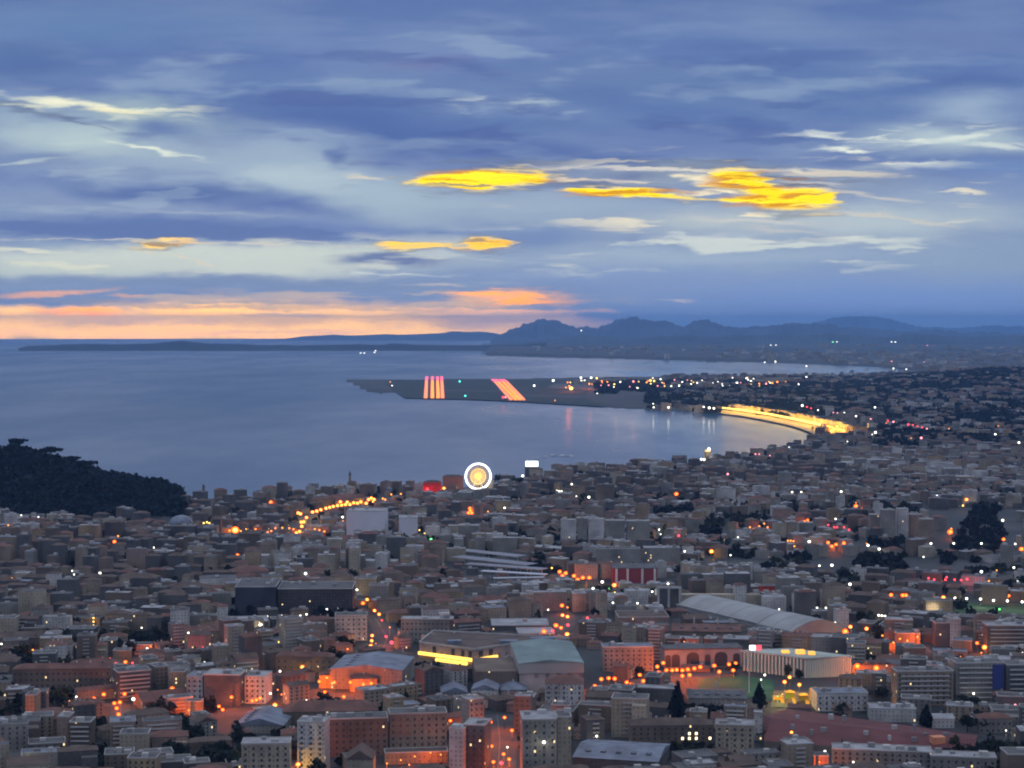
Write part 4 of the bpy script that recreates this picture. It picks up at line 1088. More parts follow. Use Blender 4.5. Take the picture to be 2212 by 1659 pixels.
def tree_meshes(shape, m, seed):
    one = np.array([[0, 0, 0.62]]); rr = np.array([[0.5, 0.5, 0.42]])
    if shape == 'cone': one = np.array([[0, 0, 0.53]]); rr = np.array([[0.30, 0.30, 0.48]])
    if shape == 'flat': one = np.array([[0, 0, 0.7]]); rr = np.array([[0.62, 0.62, 0.3]])
    sub = np.random.default_rng(seed)
    k = 9
    if shape == 'round':
        c = sub.normal(size=(k, 3)) * np.array([0.2, 0.2, 0.15]) + one; r = np.repeat(rr * 0.5, k, 0) * sub.uniform(0.7, 1.2, (k, 1))
        q = leaves(c, r, 70, 0.16, 'round', seed)
    elif shape == 'flat':
        c = sub.normal(size=(k, 3)) * np.array([0.28, 0.28, 0.05]) + one; r = np.repeat(rr * 0.5, k, 0) * sub.uniform(0.7, 1.1, (k, 1))
        q = leaves(c, r, 60, 0.16, 'flat', seed)
    else: q = leaves(one, rr, 620, 0.14, 'cone', seed)
    crown = quads_obj('crown', q, m)
    b = MB(); b.tube((0, 0, -0.1), (0.01, 0, 0.45), 0.035, 0.022, 7)
    for i in range(5):
        a = i * 1.3; b.tube((0, 0, 0.32 + 0.04 * i), (0.22 * math.cos(a), 0.22 * math.sin(a), 0.58 + 0.03 * i), 0.014, 0.006, 5)
    trunk = b.build('trunk', BARK)
    out = (crown.data, trunk.data)
    bpy.data.objects.remove(crown); bpy.data.objects.remove(trunk)
    return out
PROTO = {'round': [tree_meshes('round', LEAF, 1), tree_meshes('round', LEAF2, 2), tree_meshes('round', LEAF, 3)], 'cone': [tree_meshes('cone', LEAF3, 4)], 'flat': [tree_meshes('flat', LEAF3, 5)]}
def tree(px, ybase, wpx, hpx, shape, label, group=None, name=None, hill=0.0, cat='tree', d=None):
    p = at(px, ybase, 3 + hill) if d is None else atd(px, d, 3 + hill)
    pr = PROTO[shape][random.randrange(len(PROTO[shape]))]
    e = tag(empty(name or {'round': 'broadleaf_tree', 'cone': 'cypress_tree', 'flat': 'umbrella_pine'}[shape], p, random.uniform(0, 6.28)), label, cat, group)
    hgt, wd = hpx / F * p.y, wpx / F * p.y
    e.scale = (wd, wd, hgt) if shape != 'cone' else (wd * 1.7, wd * 1.7, hgt)
    for nm, me in zip(('crown', 'trunk'), pr):
        o = bpy.data.objects.new(nm, me); C.objects.link(o); o.parent = e
    return p
def single_tree(px, yb, w, h, shape, label):
    p = tree(px, yb, w, h, shape, label); TAKEN.append((p.x, p.y, w / F * p.y * 0.5 + 3)); KEEP.append((px - w / 2, px + w / 2, yb - h * 0.3, p.y))
single_tree(1464, 1556, 42, 80, 'cone', 'very tall dark conifer beside the grey-roofed workshop')
single_tree(1640, 1534, 34, 56, 'cone', 'dark conifer at the corner of the green pitch')
single_tree(2001, 1574, 34, 50, 'cone', 'dark cypress beside the small pale gabled house')
single_tree(2090, 1582, 48, 40, 'round', 'round bare-brown tree between the pale house and the grey house')
single_tree(1906, 1514, 40, 30, 'round', 'dark round tree behind the bluish-white block')
single_tree(1388 + 200, 1456, 36, 26, 'round', 'small dark tree in front of the grey arches')
single_tree(1700, 1470, 22, 34, 'round', 'dark tree against the white fins, beside the flagpole')
single_tree(1728, 1474, 22, 30, 'round', 'dark tree against the white fins at their corner')
single_tree(1660, 1604, 34, 22, 'round', 'olive tree at the edge of the factory yard')
single_tree(338, 1404, 34, 46, 'round', 'big dark tree beside the block washed orange')
single_tree(2088, 1530, 60, 26, 'round', 'broad olive tree below the block with the blue banner')
def grove(n, x0, x1, y0, y1, w, h, label, group, shape='round', keep=True):
    for i in range(n):
        px, py = random.uniform(x0, x1), random.uniform(y0, y1)
        p = tree(px, py, w * random.uniform(0.8, 1.25), h * random.uniform(0.8, 1.2), shape, label, group)
        TAKEN.append((p.x, p.y, 8))
    if keep: KEEP.append((x0, x1, y0 - h * 0.2, at((x0 + x1) / 2, y1, 3).y))
grove(26, 2052, 2225, 1632, 1680, 34, 40, 'dark tree in the thicket beside the plain brown corner block', 'trees in the bottom corner thicket')
grove(14, 1432, 1542, 1620, 1640, 26, 24, 'dark tree in the row below the yellow windows', 'trees below the yellow windows')
grove(8, 1480, 1545, 1540, 1556, 26, 24, 'brownish tree in the yard behind the yellow-windowed block', 'trees in the yard behind the windows')
grove(10, 1066, 1126, 1040, 1052, 12, 16, 'dark palm-garden tree beside the big wheel', 'trees beside the big wheel')
grove(12, 838, 936, 1162, 1180, 13, 13, 'dark tree in the strip in front of the twin blue-grey blocks', 'trees before the twin blocks')
grove(30, 1518, 1612, 1124, 1146, 13, 17, 'dark tree on the first wooded knoll', 'trees on the first wooded knoll')
grove(10, 1238, 1290, 1176, 1186, 12, 13, 'dark tree in the hedge below the five ribbed slabs', 'trees below the ribbed slabs')
grove(34, 1884, 1962, 1104, 1134, 14, 22, 'dark tree on the crest above the grey towers', 'trees on the crest above the towers')
grove(16, 1748, 1846, 1102, 1110, 12, 12, 'dark tree in the long line along the crest', 'trees in the line along the crest')
grove(14, 2130, 2206, 1230, 1242, 16, 14, 'dark tree beside the row of white pitch lamps', 'trees beside the pitch lamps')
grove(16, 1668, 1744, 1216, 1246, 14, 16, 'dark tree beyond the pale roofs by the slope', 'trees beyond the pale roofs')
grove(10, 1290, 1420, 1276, 1286, 18, 12, 'dark tree along the foot of the red-panelled hall', 'trees below the red hall')
# pines standing out on the skyline of the castle hill
for px, w, h, lab in ((34, 34, 42, 'flat-topped pine highest on the dark hill'), (106, 40, 44, 'wide pine on the shoulder of the dark hill'), (154, 26, 36, 'rounded pine stepping down the dark hill'), (186, 34, 40, 'broad dark pine just past the hill shoulder'), (352, 14, 28, 'small upright tree at the low end of the dark hill')):
    d = 2950; hh = castle_h((px - 1106) / F * d, d)
    tree(px, 0, w, h, 'flat', lab, d=d, hill=hh)
# masses of trees nobody could count
def wood(name, pts, h, w, m=LEAF, n=26, seed=3):
    """pts: world (x, y, ground height above sea level)"""
    r = np.random.default_rng(seed); P = np.array(pts, dtype=float); k = len(P)
    hh = h * r.uniform(0.55, 1.5, (k, 1)); ww = w * r.uniform(0.7, 1.4, (k, 1))
    c = P.copy(); c[:, 2:3] = P[:, 2:3] - (P[:, 0:1] ** 2 + P[:, 1:2] ** 2) / EARTH + hh * 0.55
    q = leaves(c, np.concatenate([ww / 2, ww / 2, hh * 0.48], 1), n, 0.30, 'round', seed)
    o = quads_obj(name, q, m, kind='stuff'); return o
pts = []
y = 2660
while y < 3330:
    x = (-420 - 1106) / F * y
    while x < (430 - 1106) / F * y:
        xx, yy = x + random.uniform(-5, 5), y + random.uniform(-5, 5)
        h = castle_h(xx, yy)
        if h > 2: pts.append((xx, yy, h + 2))
        x += 12
    y += 13
wood('hill_woodland', pts, 12, 14, LEAF3, 30)
def wood_px(name, regs, h, w, sp, m=LEAF, n=22, seed=4):
    pts = []
    for x0, x1, y0, y1 in regs:
        a, b = at((x0 + x1) / 2, y1, 3).y, at((x0 + x1) / 2, y0, 3).y
        y = a
        while y < b:
            x = (x0 - 1106) / F * y
            while x < (x1 - 1106) / F * y:
                if name == 'suburb_woodland' and random.random() < 0.1: x += sp
                X, Y = x + random.uniform(-.4, .4) * sp, y + random.uniform(-.4, .4) * sp
                px, py = proj(X, Y, ground_z(X, Y) + 3)
                u, v = (px - (x0 + x1) / 2) / ((x1 - x0) / 2), (Y - (a + b) / 2) / max(1, (b - a) / 2)
                edge = 0.72 + 0.42 * math.sin(X * 0.021 + 1.3) * math.sin(Y * 0.017) + 0.22 * math.sin(X * 0.063 + Y * 0.05)
                if name == 'suburb_woodland':
                    edge = 0.34 + 0.8 * math.sin(X * 0.0071 + 1) * math.sin(Y * 0.0043) + 0.7 * math.sin(X * 0.019 + Y * 0.011)
                    if abs(u) < 1 and abs(v) < 1 and edge > random.random() and py > interp(SHORE_BU, px) + 3 and (px > 1765 or py < interp(SHORE_B, px) - 2) and not (px < 1400 and py > 852) and not (1550 < px < 1768 and py > interp(PROM, px) - 1) and not taken(X, Y, 3): pts.append((X, Y, 2.5 + west_h(X, Y)))
                    continue
                if abs(u) ** 4 + abs(v) ** 4 < (edge if name != 'park_woodland' else 1) and random.random() < 0.66 and not taken(X, Y, 3): pts.append((X, Y, 2.5 + west_h(X, Y)))
                x += sp
            y += sp
        if name == 'suburb_woodland': continue
        KEEP.append((x0 + 4, x1 - 4, (y0 + y1) / 2 + 2, (a + b) / 2))
        mx, my = (x0 + x1) / 2, (a + b) / 2
        nb = max(1, int(((x1 - x0) / F * my) / max(10, (b - a))))
        for i in range(nb):
            TAKEN.append((((x0 + (i + .5) * (x1 - x0) / nb) - 1106) / F * my, my, max((b - a) / 2, 8)))
    wood(name, pts, h, w, m, n, seed)
wood_px('park_woodland', [(500, 560, 1332, 1340), (690, 768, 1330, 1340)], 9, 11, 10, LEAF3, 40)
wood_px('slope_woodland', [(2104, 2166, 1098, 1124), (2084, 2166, 1122, 1150), (2062, 2172, 1148, 1184), (1846, 1962, 1204, 1244), (1950, 2060, 1206, 1240), (2040, 2134, 1210, 1242), (1640, 1680, 1214, 1244), (2060, 2140, 1176, 1200), (1690, 1764, 1206, 1222), (1556, 1640, 1208, 1226), (1410, 1500, 1102, 1114), (1860, 1950, 1172, 1188), (1500, 1560, 1148, 1160), (1980, 2060, 1150, 1170)], 9, 14, 15, LEAF3, 34)
wood_px('suburb_woodland', [(1290, 1960, 826, 900), (1640, 2260, 818, 905), (1900, 2260, 895, 968)], 13, 26, 40, LEAF3, 14)

# ------------------------------------------------------------------ roads
ASPH = mat('asphalt', (0.05, 0.05, 0.052), 0.85, vary=0.2); MARK = mat('road_paint', (0.22, 0.22, 0.21), 0.8, vary=0)
def road(pts, width, marked=True):
    P = [at(x, y, 3) for x, y in pts]
    v, f, vm, fm = [], [], [], []
    for i, p in enumerate(P):
        a = P[max(0, i - 1)]; b = P[min(len(P) - 1, i + 1)]; dv = Vector((b.x - a.x, b.y - a.y, 0)).normalized(); nv = Vector((-dv.y, dv.x, 0))
        for s in (-1, 1): v.append((p.x + nv.x * s * width / 2, p.y + nv.y * s * width / 2, p.z + 0.30))
        for s in (-0.15, 0.15): vm.append((p.x + nv.x * s, p.y + nv.y * s, p.z + 0.31))
    for i in range(len(P) - 1):
        f.append((2 * i, 2 * i + 1, 2 * i + 3, 2 * i + 2)); fm.append((2 * i, 2 * i + 1, 2 * i + 3, 2 * i + 2))
        L_ = (P[i + 1] - P[i]).length; n = max(1, int(L_ / (width * 0.8)))
        for k in range(n + 1):
            q = P[i].lerp(P[i + 1], k / n); ROADS.append((q.x, q.y, width / 2 + 1)); TAKEN.append((q.x, q.y, width / 2 + 1))
    mesh_obj('road', v, f, ASPH, kind='structure')
    if marked: mesh_obj('road_marking', vm, fm, MARK, kind='structure')
road([(490, 1152), (560, 1150), (600, 1147), (645, 1150), (652, 1132), (652, 1118), (700, 1108), (760, 1098), (805, 1090), (850, 1076), (960, 1066)], 30)
road([(652, 1142), (700, 1152), (760, 1166)], 16)
road([(1290, 1496), (1340, 1484), (1400, 1472), (1440, 1466), (1520, 1461), (1600, 1456), (1606, 1456)], 26)
road([(1074, 1545), (1080, 1600), (1076, 1660), (1070, 1760)], 24)
road([(806, 1330), (822, 1352), (836, 1380), (826, 1404), (806, 1424)], 22)
road([(1838, 1374), (1905, 1394), (1990, 1404), (2110, 1424), (2300, 1446)], 18)
road([(1840, 1470), (1900, 1472), (2000, 1476)], 16)
road([(830, 1664), (900, 1654), (975, 1650)], 14)
road([(395, 1556), (480, 1546), (560, 1534), (610, 1536)], 22)
road([(680, 1504), (760, 1508), (830, 1500)], 22)
road([(1192, 1242), (1240, 1256), (1290, 1262), (1330, 1290)], 14)
road([(1170, 1376), (1215, 1360), (1232, 1338), (1215, 1322)], 18)
road([(180, 1522), (260, 1524), (262, 1560)], 16)
road([(1950, 1560), (2200, 1600)], 10, False)
# waterfront promenade
road([(1440, 883)] + PROM, 30)
bp_ = [at(x, interp(PROM, x) + 0.8, 3) for x in range(1556, 1771, 12)] + [at(x, interp(SHORE_B, x) - 0.6, 3) for x in range(1762, 1549, -12)]
mesh_obj('beach', [(p.x, p.y, p.z + 0.2) for p in bp_], [tuple(range(len(bp_)))], mat('beach_pebbles', (0.15, 0.14, 0.12), 0.9), kind='structure')
# ------------------------------------------------------------------ pitch and fields
def field(name, pts, c, kind='structure', h=0.32):
    P = [at(x, y, 3) for x, y in pts]
    mesh_obj(name, [(p.x, p.y, p.z + h) for p in P], [tuple(range(len(P)))], mat(name + '_turf', c, 0.95, vary=0.25, vscale=0.04), kind=kind)
    ct = sum(P, Vector()) / len(P); 
    for i in range(len(P)):
        for t in (0.2, 0.5, 0.8):
            q = P[i].lerp(ct, t); TAKEN.append((q.x, q.y, 16))
    xs = [a for a, b in pts]; KEEP.append((min(xs), max(xs), max(b for a, b in pts) - 4, min(p.y for p in P)))
field('sports_ground', [(1508, 1500), (1668, 1512), (1672, 1470), (1600, 1460), (1508, 1468)], (0.018, 0.085, 0.04))
field('playing_field', [(2062, 1332), (2240, 1336), (2240, 1308), (2062, 1300)], (0.03, 0.07, 0.03))
field('playground', [(1664, 1528), (1776, 1530), (1776, 1496), (1672, 1492)], (0.16, 0.13, 0.07))
field('airfield', [(875, 860), (1000, 862.5), (1110, 867), (1300, 878), (1420, 872), (1380, 838), (1260, 822), (1100, 820.5), (860, 821), (830, 830)], (0.022, 0.034, 0.030), h=0.6)
def strip(name, pts, h, c):
    P = [at(x, y, 3) for x, y in pts]
    mesh_obj(name, [(p.x, p.y, p.z + h) for p in P], [tuple(range(len(P)))], mat(name + '_tarmac', c, 0.85, vary=0.2, vscale=0.01), kind='structure')
strip('runway', [(912, 861.3), (962, 862.0), (956, 821.6), (919, 821.6)], 0.9, (0.05, 0.05, 0.055))
strip('runway', [(1096, 865.4), (1140, 867.2), (1092, 821.6), (1060, 821.6)], 0.9, (0.05, 0.05, 0.055))
strip('taxiway', [(962, 845), (1112, 848), (1110, 844.6), (962, 841.8)], 1.0, (0.045, 0.045, 0.05))
strip('taxiway', [(1120, 856), (1300, 862), (1300, 857), (1118, 851.5)], 1.0, (0.045, 0.045, 0.05))
strip('apron', [(1180, 838), (1380, 846), (1360, 832), (1200, 829)], 1.0, (0.07, 0.07, 0.07))
TAKEN += [(at(x, y, 3).x, at(x, y, 3).y, 330) for x in range(780, 1330, 40) for y in (824, 830, 838, 850)]
# flagpole
p = at(1618, 1496, 3)
e = tag(empty('flagpole', p), 'tall thin white mast standing on the green pitch', 'mast')
b = MB(); b.tube((0, 0, 0), (0, 0, 92 / F * p.y), 0.28, 0.12, 8); b.build('pole', mat('white_pole', (0.6, 0.6, 0.6), 0.5), e)
b = MB(); b.box(0, 0, -0.5, 0.5, 2, 2); b.build('base', CONC, e); b = MB(); b.ball((0, 0, 92 / F * p.y + 0.3), 0.4); b.build('finial', METAL, e)
# play equipment
PLAYM = mat('yellow_play_panel', (0.75, 0.42, 0.03), 0.6, vary=0.1)
for i, (x0, x1, yt, yb, lab) in enumerate(((1668, 1694, 1504, 1514, 'low yellow-green climbing wall at the pitch edge'), (1694, 1718, 1494, 1516, 'yellow slide tower under the two tall lamps'), (1722, 1748, 1500, 1518, 'orange-yellow play bridge, middle of the playground'), (1748, 1774, 1488, 1512, 'big golden-yellow play cabin beside the bluish-white block'))):
    p, q = at(x0, yb, 3), at(x1, yb, 3); w = q.x - p.x; h = (yb - yt) / F * p.y
    e = tag(empty('play_tower', ((p.x + q.x) / 2, p.y, G(p.x, p.y))), lab, 'play equipment', 'play equipment in the lit playground')
    b = MB(); b.box(0, 0, h * 0.35, h * 0.95, w * 0.8, 5); b.build('panel', PLAYM, e)
    for u in (-0.45, 0.45):
        for v in (-2.8, 2.8):
            b = MB(); b.box(u * w, v, -1, h, 0.5, 0.5); b.build('post', TRIM, e)
    b = MB(); b.quad([(w * 0.1, -3, h * 0.5), (w * 0.4, -3, h * 0.5), (w * 0.4, -9, 0.3), (w * 0.1, -9, 0.3)]); b.quad([(w * 0.1, -9, 0.2), (w * 0.4, -9, 0.2), (w * 0.4, -3, h * 0.5 - 0.1), (w * 0.1, -3, h * 0.5 - 0.1)]); b.build('slide', PLAYM, e)
    b = MB(); b.hip(0, 0, h, w * 0.7, 6, h * 0.2); b.build('roof', PLAYM, e)

# ------------------------------------------------------------------ the big wheel
def ferris_wheel():
    c = at(1033, 1062, 3); d = c.y; Rw = 27.5 / F * d; zc = 33 / F * d
    e = tag(empty('ferris_wheel', (c.x, c.y, G(c.x, c.y)), R(12)), 'big lit wheel with a white rim and a golden middle, by the shore', 'ferris wheel')
    rim = mat('wheel_tube_light', (1, 1, 1), emit=2.6, emit_color=(0.86, 0.92, 1.0), vary=0)
    gold = mat('wheel_gold_light', (1, .7, .2), emit=2.2, emit_color=(1.0, 0.66, 0.08), vary=0)
    n = 48
    b = MB()
    for i in range(n):
        t0, t1 = 2 * math.pi * i / n, 2 * math.pi * (i + 1) / n
        b.tube((Rw * math.cos(t0), 0, zc + Rw * math.sin(t0)), (Rw * math.cos(t1), 0, zc + Rw * math.sin(t1)), 1.8, n=6, caps=False)
    b.build('rim', rim, e)
    b = MB(); r2 = Rw * 0.60
    for i in range(n):
        t0, t1 = 2 * math.pi * i / n, 2 * math.pi * (i + 1) / n
        b.tube((r2 * math.cos(t0), 0, zc + r2 * math.sin(t0)), (r2 * math.cos(t1), 0, zc + r2 * math.sin(t1)), 0.35, n=5, caps=False)
    b.build('inner_ring', gold, e)
    sp = mat('spoke_gold', (0.7, 0.45, 0.1), emit=1.9, emit_color=(1.0, 0.6, 0.10), vary=0)
    for i in range(28):
        t = 2 * math.pi * i / 28
        b = MB(); b.tube((0, -1.5 if i % 2 else 1.5, zc), (r2 * math.cos(t), 0, zc + r2 * math.sin(t)), 0.42, n=5); b.tube((r2 * math.cos(t), 0, zc + r2 * math.sin(t)), (Rw * math.cos(t), 0, zc + Rw * math.sin(t)), 0.16, n=4); b.build('spoke', sp, e)
    b = MB(); b.tube((0, -3, zc), (0, 3, zc), 2.6, n=14); b.build('hub', gold, e)
    for s in (-1, 1):
        for u in (-1, 1):
            b = MB(); b.tube((u * Rw * 0.55, s * 5, -1), (u * 0.8, s * 3, zc), 0.7, 0.45, 7); b.build('support_leg', mat('white_steel', (0.7, 0.7, 0.72), 0.5), e)
    cab = mat('cabin_white', (0.7, 0.7, 0.75), 0.4)
    for i in range(32):
        t = 2 * math.pi * i / 32; x, z = (Rw + 0.2) * math.cos(t), zc + (Rw + 0.2) * math.sin(t)
        if z < 4: continue
        b = MB(); b.ball((x, 0, z - 1.6), 1.2, 8, 5); b.tube((x, 0, z), (x, 0, z - 0.6), 0.12, n=4); b.build('cabin', cab, e)
    b = MB(); b.box(0, 0, -1, 4.5, Rw * 1.1, 14); b.build('platform', gold, e)
    l = bpy.data.lights.new('wheel_glow', 'POINT'); l.energy = 24000; l.color = (1, 0.72, 0.25); l.shadow_soft_size = 0
    lo = bpy.data.objects.new('lamp_light', l); C.objects.link(lo); lo.parent = e; lo.location = (0, -9, zc * 0.6)
    TAKEN.append((c.x, c.y, 34)); KEEP.append((1002, 1064, 1057, c.y)); LM.append((c.x, c.y, 'the big wheel'))
ferris_wheel()

# ------------------------------------------------------------------ landmarks along the water
def seafront_hotel():
    p = at(1530, 998, 3); k = p.y / F
    e = tag(empty('hotel', (p.x, p.y, G(p.x, p.y))), 'seafront hotel lit golden under a white glowing dome', 'hotel')
    b = MB(); b.box(0, 12, -3, 20 * k, 15 * k, 24, zg=0); b.build('wall', facade('hotel_wall', (0.5, 0.42, 0.3), lit=0.5), e)
    b = MB(); b.box(0, 12, 20 * k, 21.5 * k, 15.6 * k, 25); b.build('cornice', TRIM, e)
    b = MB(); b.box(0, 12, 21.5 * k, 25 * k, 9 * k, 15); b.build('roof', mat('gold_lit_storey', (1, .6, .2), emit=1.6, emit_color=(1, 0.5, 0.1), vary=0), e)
    b = MB(); b.tube((2 * k, 6, 25 * k), (2 * k, 6, 27 * k), 3.2 * k, n=14); b.ball((2 * k, 6, 27 * k), 3.3 * k, 14, 6, half=True, sz=1.15); b.build('dome', mat('white_dome_light', (1, 1, .9), emit=2.4, vary=0), e)
    TAKEN.append((p.x, p.y + 10, 26)); KEEP.append((1516, 1542, 992, p.y)); LM.append((p.x, p.y, 'the domed golden hotel'))
seafront_hotel()
def white_screen():
    p = at(1149, 1030, 3); k = p.y / F
    e = tag(empty('stage_building', (p.x, p.y, G(p.x, p.y))), 'bright white lit roof box standing by the shore near the wheel', 'building')
    b = MB(); b.box(0, 8, -3, 21 * k, 30 * k, 18, zg=0); b.build('wall', WM['dark grey'], e)
    b = MB(); b.box(0, 8, 22 * k, 33 * k, 27 * k, 10); b.build('lit_roof_box', mat('white_box_light', (1, 1, 1), emit=2.6, emit_color=(0.9, 1.0, 0.9), vary=0), e)
    b = MB(); b.box(0, 8, 21 * k, 22 * k, 31 * k, 19); b.build('roof', CONC, e)
    TAKEN.append((p.x, p.y + 8, 20)); KEEP.append((1132, 1166, 1012, p.y)); LM.append((p.x, p.y, 'the white lit roof box'))
white_screen()
# red and rosy buildings in the old town
for x0, x1, yt, yb, c, nm, lab in ((914, 953, 1042, 1066, (0.55, 0.04, 0.03), 'red_facade', 'palace front lit bright red beside the big wheel'), (956, 1000, 1030, 1056, (0.30, 0.12, 0.09), 'rose_facade', 'broad rosy front between the red palace and the big wheel')):
    hero('palace', lab, 'palace', x0, x1, yt, yb, 16, 'pink', 'brown tiled', 0, style='hip', units=1, wallmat=mat(nm, c, 0.8))
def dome_church(px, yb, h, r, lab, wall='ochre'):
    p = at(px, yb, 3); k = p.y / F
    e = tag(empty('church', (p.x, p.y, G(p.x, p.y))), lab, 'church')
    b = MB(); b.box(0, 0, -3, h * 0.45 * k, r * 2.4 * k, r * 2 * k); b.build('wall', WM[wall], e)
    b = MB(); b.tube((0, 0, h * 0.45 * k), (0, 0, h * 0.6 * k), r * k, n=16); b.ball((0, 0, h * 0.6 * k), r * k, 16, 7, half=True, sz=0.7); b.build('dome', ROOFS['blue-grey'], e)
    b = MB(); b.tube((0, 0, (h * 0.6 + r * 0.65) * k), (0, 0, h * 1.2 * k), 0.8, 0.2, 6); b.build('lantern', TRIM, e)
    TAKEN.append((p.x, p.y, r * 1.5 * k)); KEEP.append((px - r, px + r, yb - h * 0.4, p.y))
dome_church(392, 1146, 26, 26, 'low wide dome at the foot of the dark hill')
dome_church(840, 1070, 22, 7, 'small church dome among the old town roofs', 'cream')
for px, y0, y1, lab in ((383, 1048, 1070, 'thin dark chimney on the skyline beside the hill'), (440, 1046, 1072, 'second thin tower on the old town skyline'), (913 * 0 + 756, 1018, 1058, 'pointed bell tower on the old town skyline'), (1560 + 147, 958, 980, 'pale beach tower at the inner corner of the bay'), (1852 * 0 + 2012, 1262, 1290, 'thin pale mast beyond the orange-fronted building')):
    p = at(px, y1, 3); k = p.y / F; h = (y1 - y0) * k
    e = tag(empty('bell_tower', (p.x, p.y, G(p.x, p.y))), lab, 'tower')
    b = MB(); b.box(0, 0, -2, h * 0.8, 4.2, 4.2); b.build('shaft', WM['tan'] if 'pale' not in lab else TRIM, e)
    b = MB(); b.hip(0, 0, h * 0.8, 4.2, 4.2, h * 0.25); b.build('spire', METAL, e)
    TAKEN.append((p.x, p.y, 4))
# small boats moored off the beach
for i, (px, py, s) in enumerate(((1178, 988, 12), (1196, 985, 18), (1218, 986, 20), (1236, 987, 14), (1162, 992, 10))):
    p = at(px, py, 0); L_ = s * 0.6
    e = tag(empty('boat', p, R((10, -20, 5, 30, -8)[i])), ('small pale boat moored off the beach, closest to the white roof box', 'white boat with a cabin light, moored off the beach', 'longest pale boat moored off the beach', 'small boat moored off the beach, farthest from the wheel', 'tiny boat moored just above the white roof box')[i], 'boat', 'boats moored off the beach')
    b = MB(); w = L_ * 0.16
    b.quad([(-L_, -w, 1.6), (L_ * .6, -w, 1.8), (L_ * 1.1, 0, 2.4), (L_ * .6, w, 1.8), (-L_, w, 1.6)])
    b.quad([(-L_, -w, 1.6), (-L_ * .9, -w * .6, -0.5), (L_ * .5, -w * .6, -0.5), (L_ * .6, -w, 1.8)]); b.quad([(L_ * .6, -w, 1.8), (L_ * .5, -w * .6, -.5), (L_ * 1.1, 0, 2.4)])
    b.quad([(-L_, w, 1.6), (L_ * .6, w, 1.8), (L_ * .5, w * .6, -0.5), (-L_ * .9, w * .6, -0.5)]); b.quad([(L_ * .6, w, 1.8), (L_ * 1.1, 0, 2.4), (L_ * .5, w * .6, -.5)])
    b.build('hull', mat('boat_paint', (0.6, 0.58, 0.58), 0.5), e)
    b = MB(); b.box(-L_ * .2, 0, 1.7, 4.4, L_ * 0.7, w * 1.2); b.build('cabin', mat('boat_cabin', (0.7, 0.68, 0.66), 0.5), e)
# seafront facades along the lit promenade
for i in range(46):
    t = i / 45; s = t * (len(PROM) - 2); k = min(int(s), len(PROM) - 2)
    x = PROM[k][0] + (PROM[k + 1][0] - PROM[k][0]) * (s - k) + 4; y = PROM[k][1] + (PROM[k + 1][1] - PROM[k][1]) * (s - k)
    q = at(x, y - 0.9, 3); q2 = at(x + 10, y - 0.9 + (PROM[k + 1][1] - PROM[k][1]) / (PROM[k + 1][0] - PROM[k][0]) * 10, 3)
    dv = Vector((q2.x - q.x, q2.y - q.y, 0)); ang = math.atan2(dv.y, dv.x); nv = Vector((-dv.y, dv.x, 0)).normalized()
    w = random.uniform(24, 30); h = random.uniform(16, 22)
    e = tag(empty('seafront_building', (q.x + nv.x * 26, q.y + nv.y * 26, G(q.x, q.y)), ang), 'block in the seafront row lit golden by the promenade lamps', 'apartment block', 'seafront row behind the golden promenade')
    b = MB(); b.box(0, 7, -3, h, w, 14, zg=0); b.build('wall', WM[random.choice(['cream', 'white', 'ochre', 'cream'])], e)
    b = MB(); b.box(0, 7, h, h + 0.8, w + 0.8, 14.8); b.build('roof', ROOFS['flat grey'], e)
    TAKEN.append((e.location.x, e.location.y, 16))
# lit signs
p = at(411, 1650, 3); k = p.y / F
e = tag(empty('lit_sign', (p.x, p.y - 6, G(p.x, p.y))), 'short glowing violet sign between two white ends on a roof edge', 'sign')
for u, w, m_ in ((-9, 7, mat('sign_white', (1, 1, 1), emit=1.2, emit_color=(.8, .75, 1), vary=0)), (0, 11, mat('sign_violet', (.3, .1, 1), emit=2.4, emit_color=(.28, .12, 1), vary=0)), (9, 6, mat('sign_white', (1, 1, 1)))):
    b = MB(); b.box(u * k * 1.2, 0, 11 * k, 16 * k, w * k * 1.2, 1.2); b.build('sign_panel', m_, e)
for u in (-10, 10):
    b = MB(); b.box(u * k, 0.8, -1, 12 * k, 0.5, 0.5); b.build('post', METAL, e)
KEEP.append((394, 430, 1640, p.y - 6))
def banner():
    for e, w, h, dep in HERO:
        if 'blue banner hung' in e['label']:
            b = MB(); b.box(w * 0.36, -dep / 2 - 1.6, h * 0.35, h * 0.98, w * 0.24, 0.3); o = b.build('banner', mat('blue_banner', (0.03, 0.04, 0.15), 0.7, vary=0.1), e)
banner()
# ------------------------------------------------------------------ airport runways: rows of lights
def light_strip(x0, y0, x1, y1, n, col, lab, grp, r0=5.5):
    A, B = at(x0, y0, 3.6), at(x1, y1, 3.6)
    e = tag(empty('runway_lights', A), lab, 'runway lights', grp)
    me = None
    for i in range(n):
        t = i / (n - 1); p = A.lerp(B, t) - A
        if me is None:
            b = MB(); b.box(0, 0, 0.0, 4.0, 12, 50); o = b.build('lamp', mat('runway_' + col[0], col[1], emit=col[2], emit_color=col[1], vary=0, sampled=False), e); me = o.data
        else:
            o = bpy.data.objects.new('lamp', me); C.objects.link(o); o.parent = e
        o.location = (p.x, p.y, ground_z(A.x + p.x, A.y + p.y) + 3.6 - A.z)
OR = ('orange', (1.0, 0.30, 0.04), 1.5); PK = ('pink', (1.0, 0.12, 0.20), 1.5); PA = ('peach', (1.0, 0.26, 0.10), 1.3)
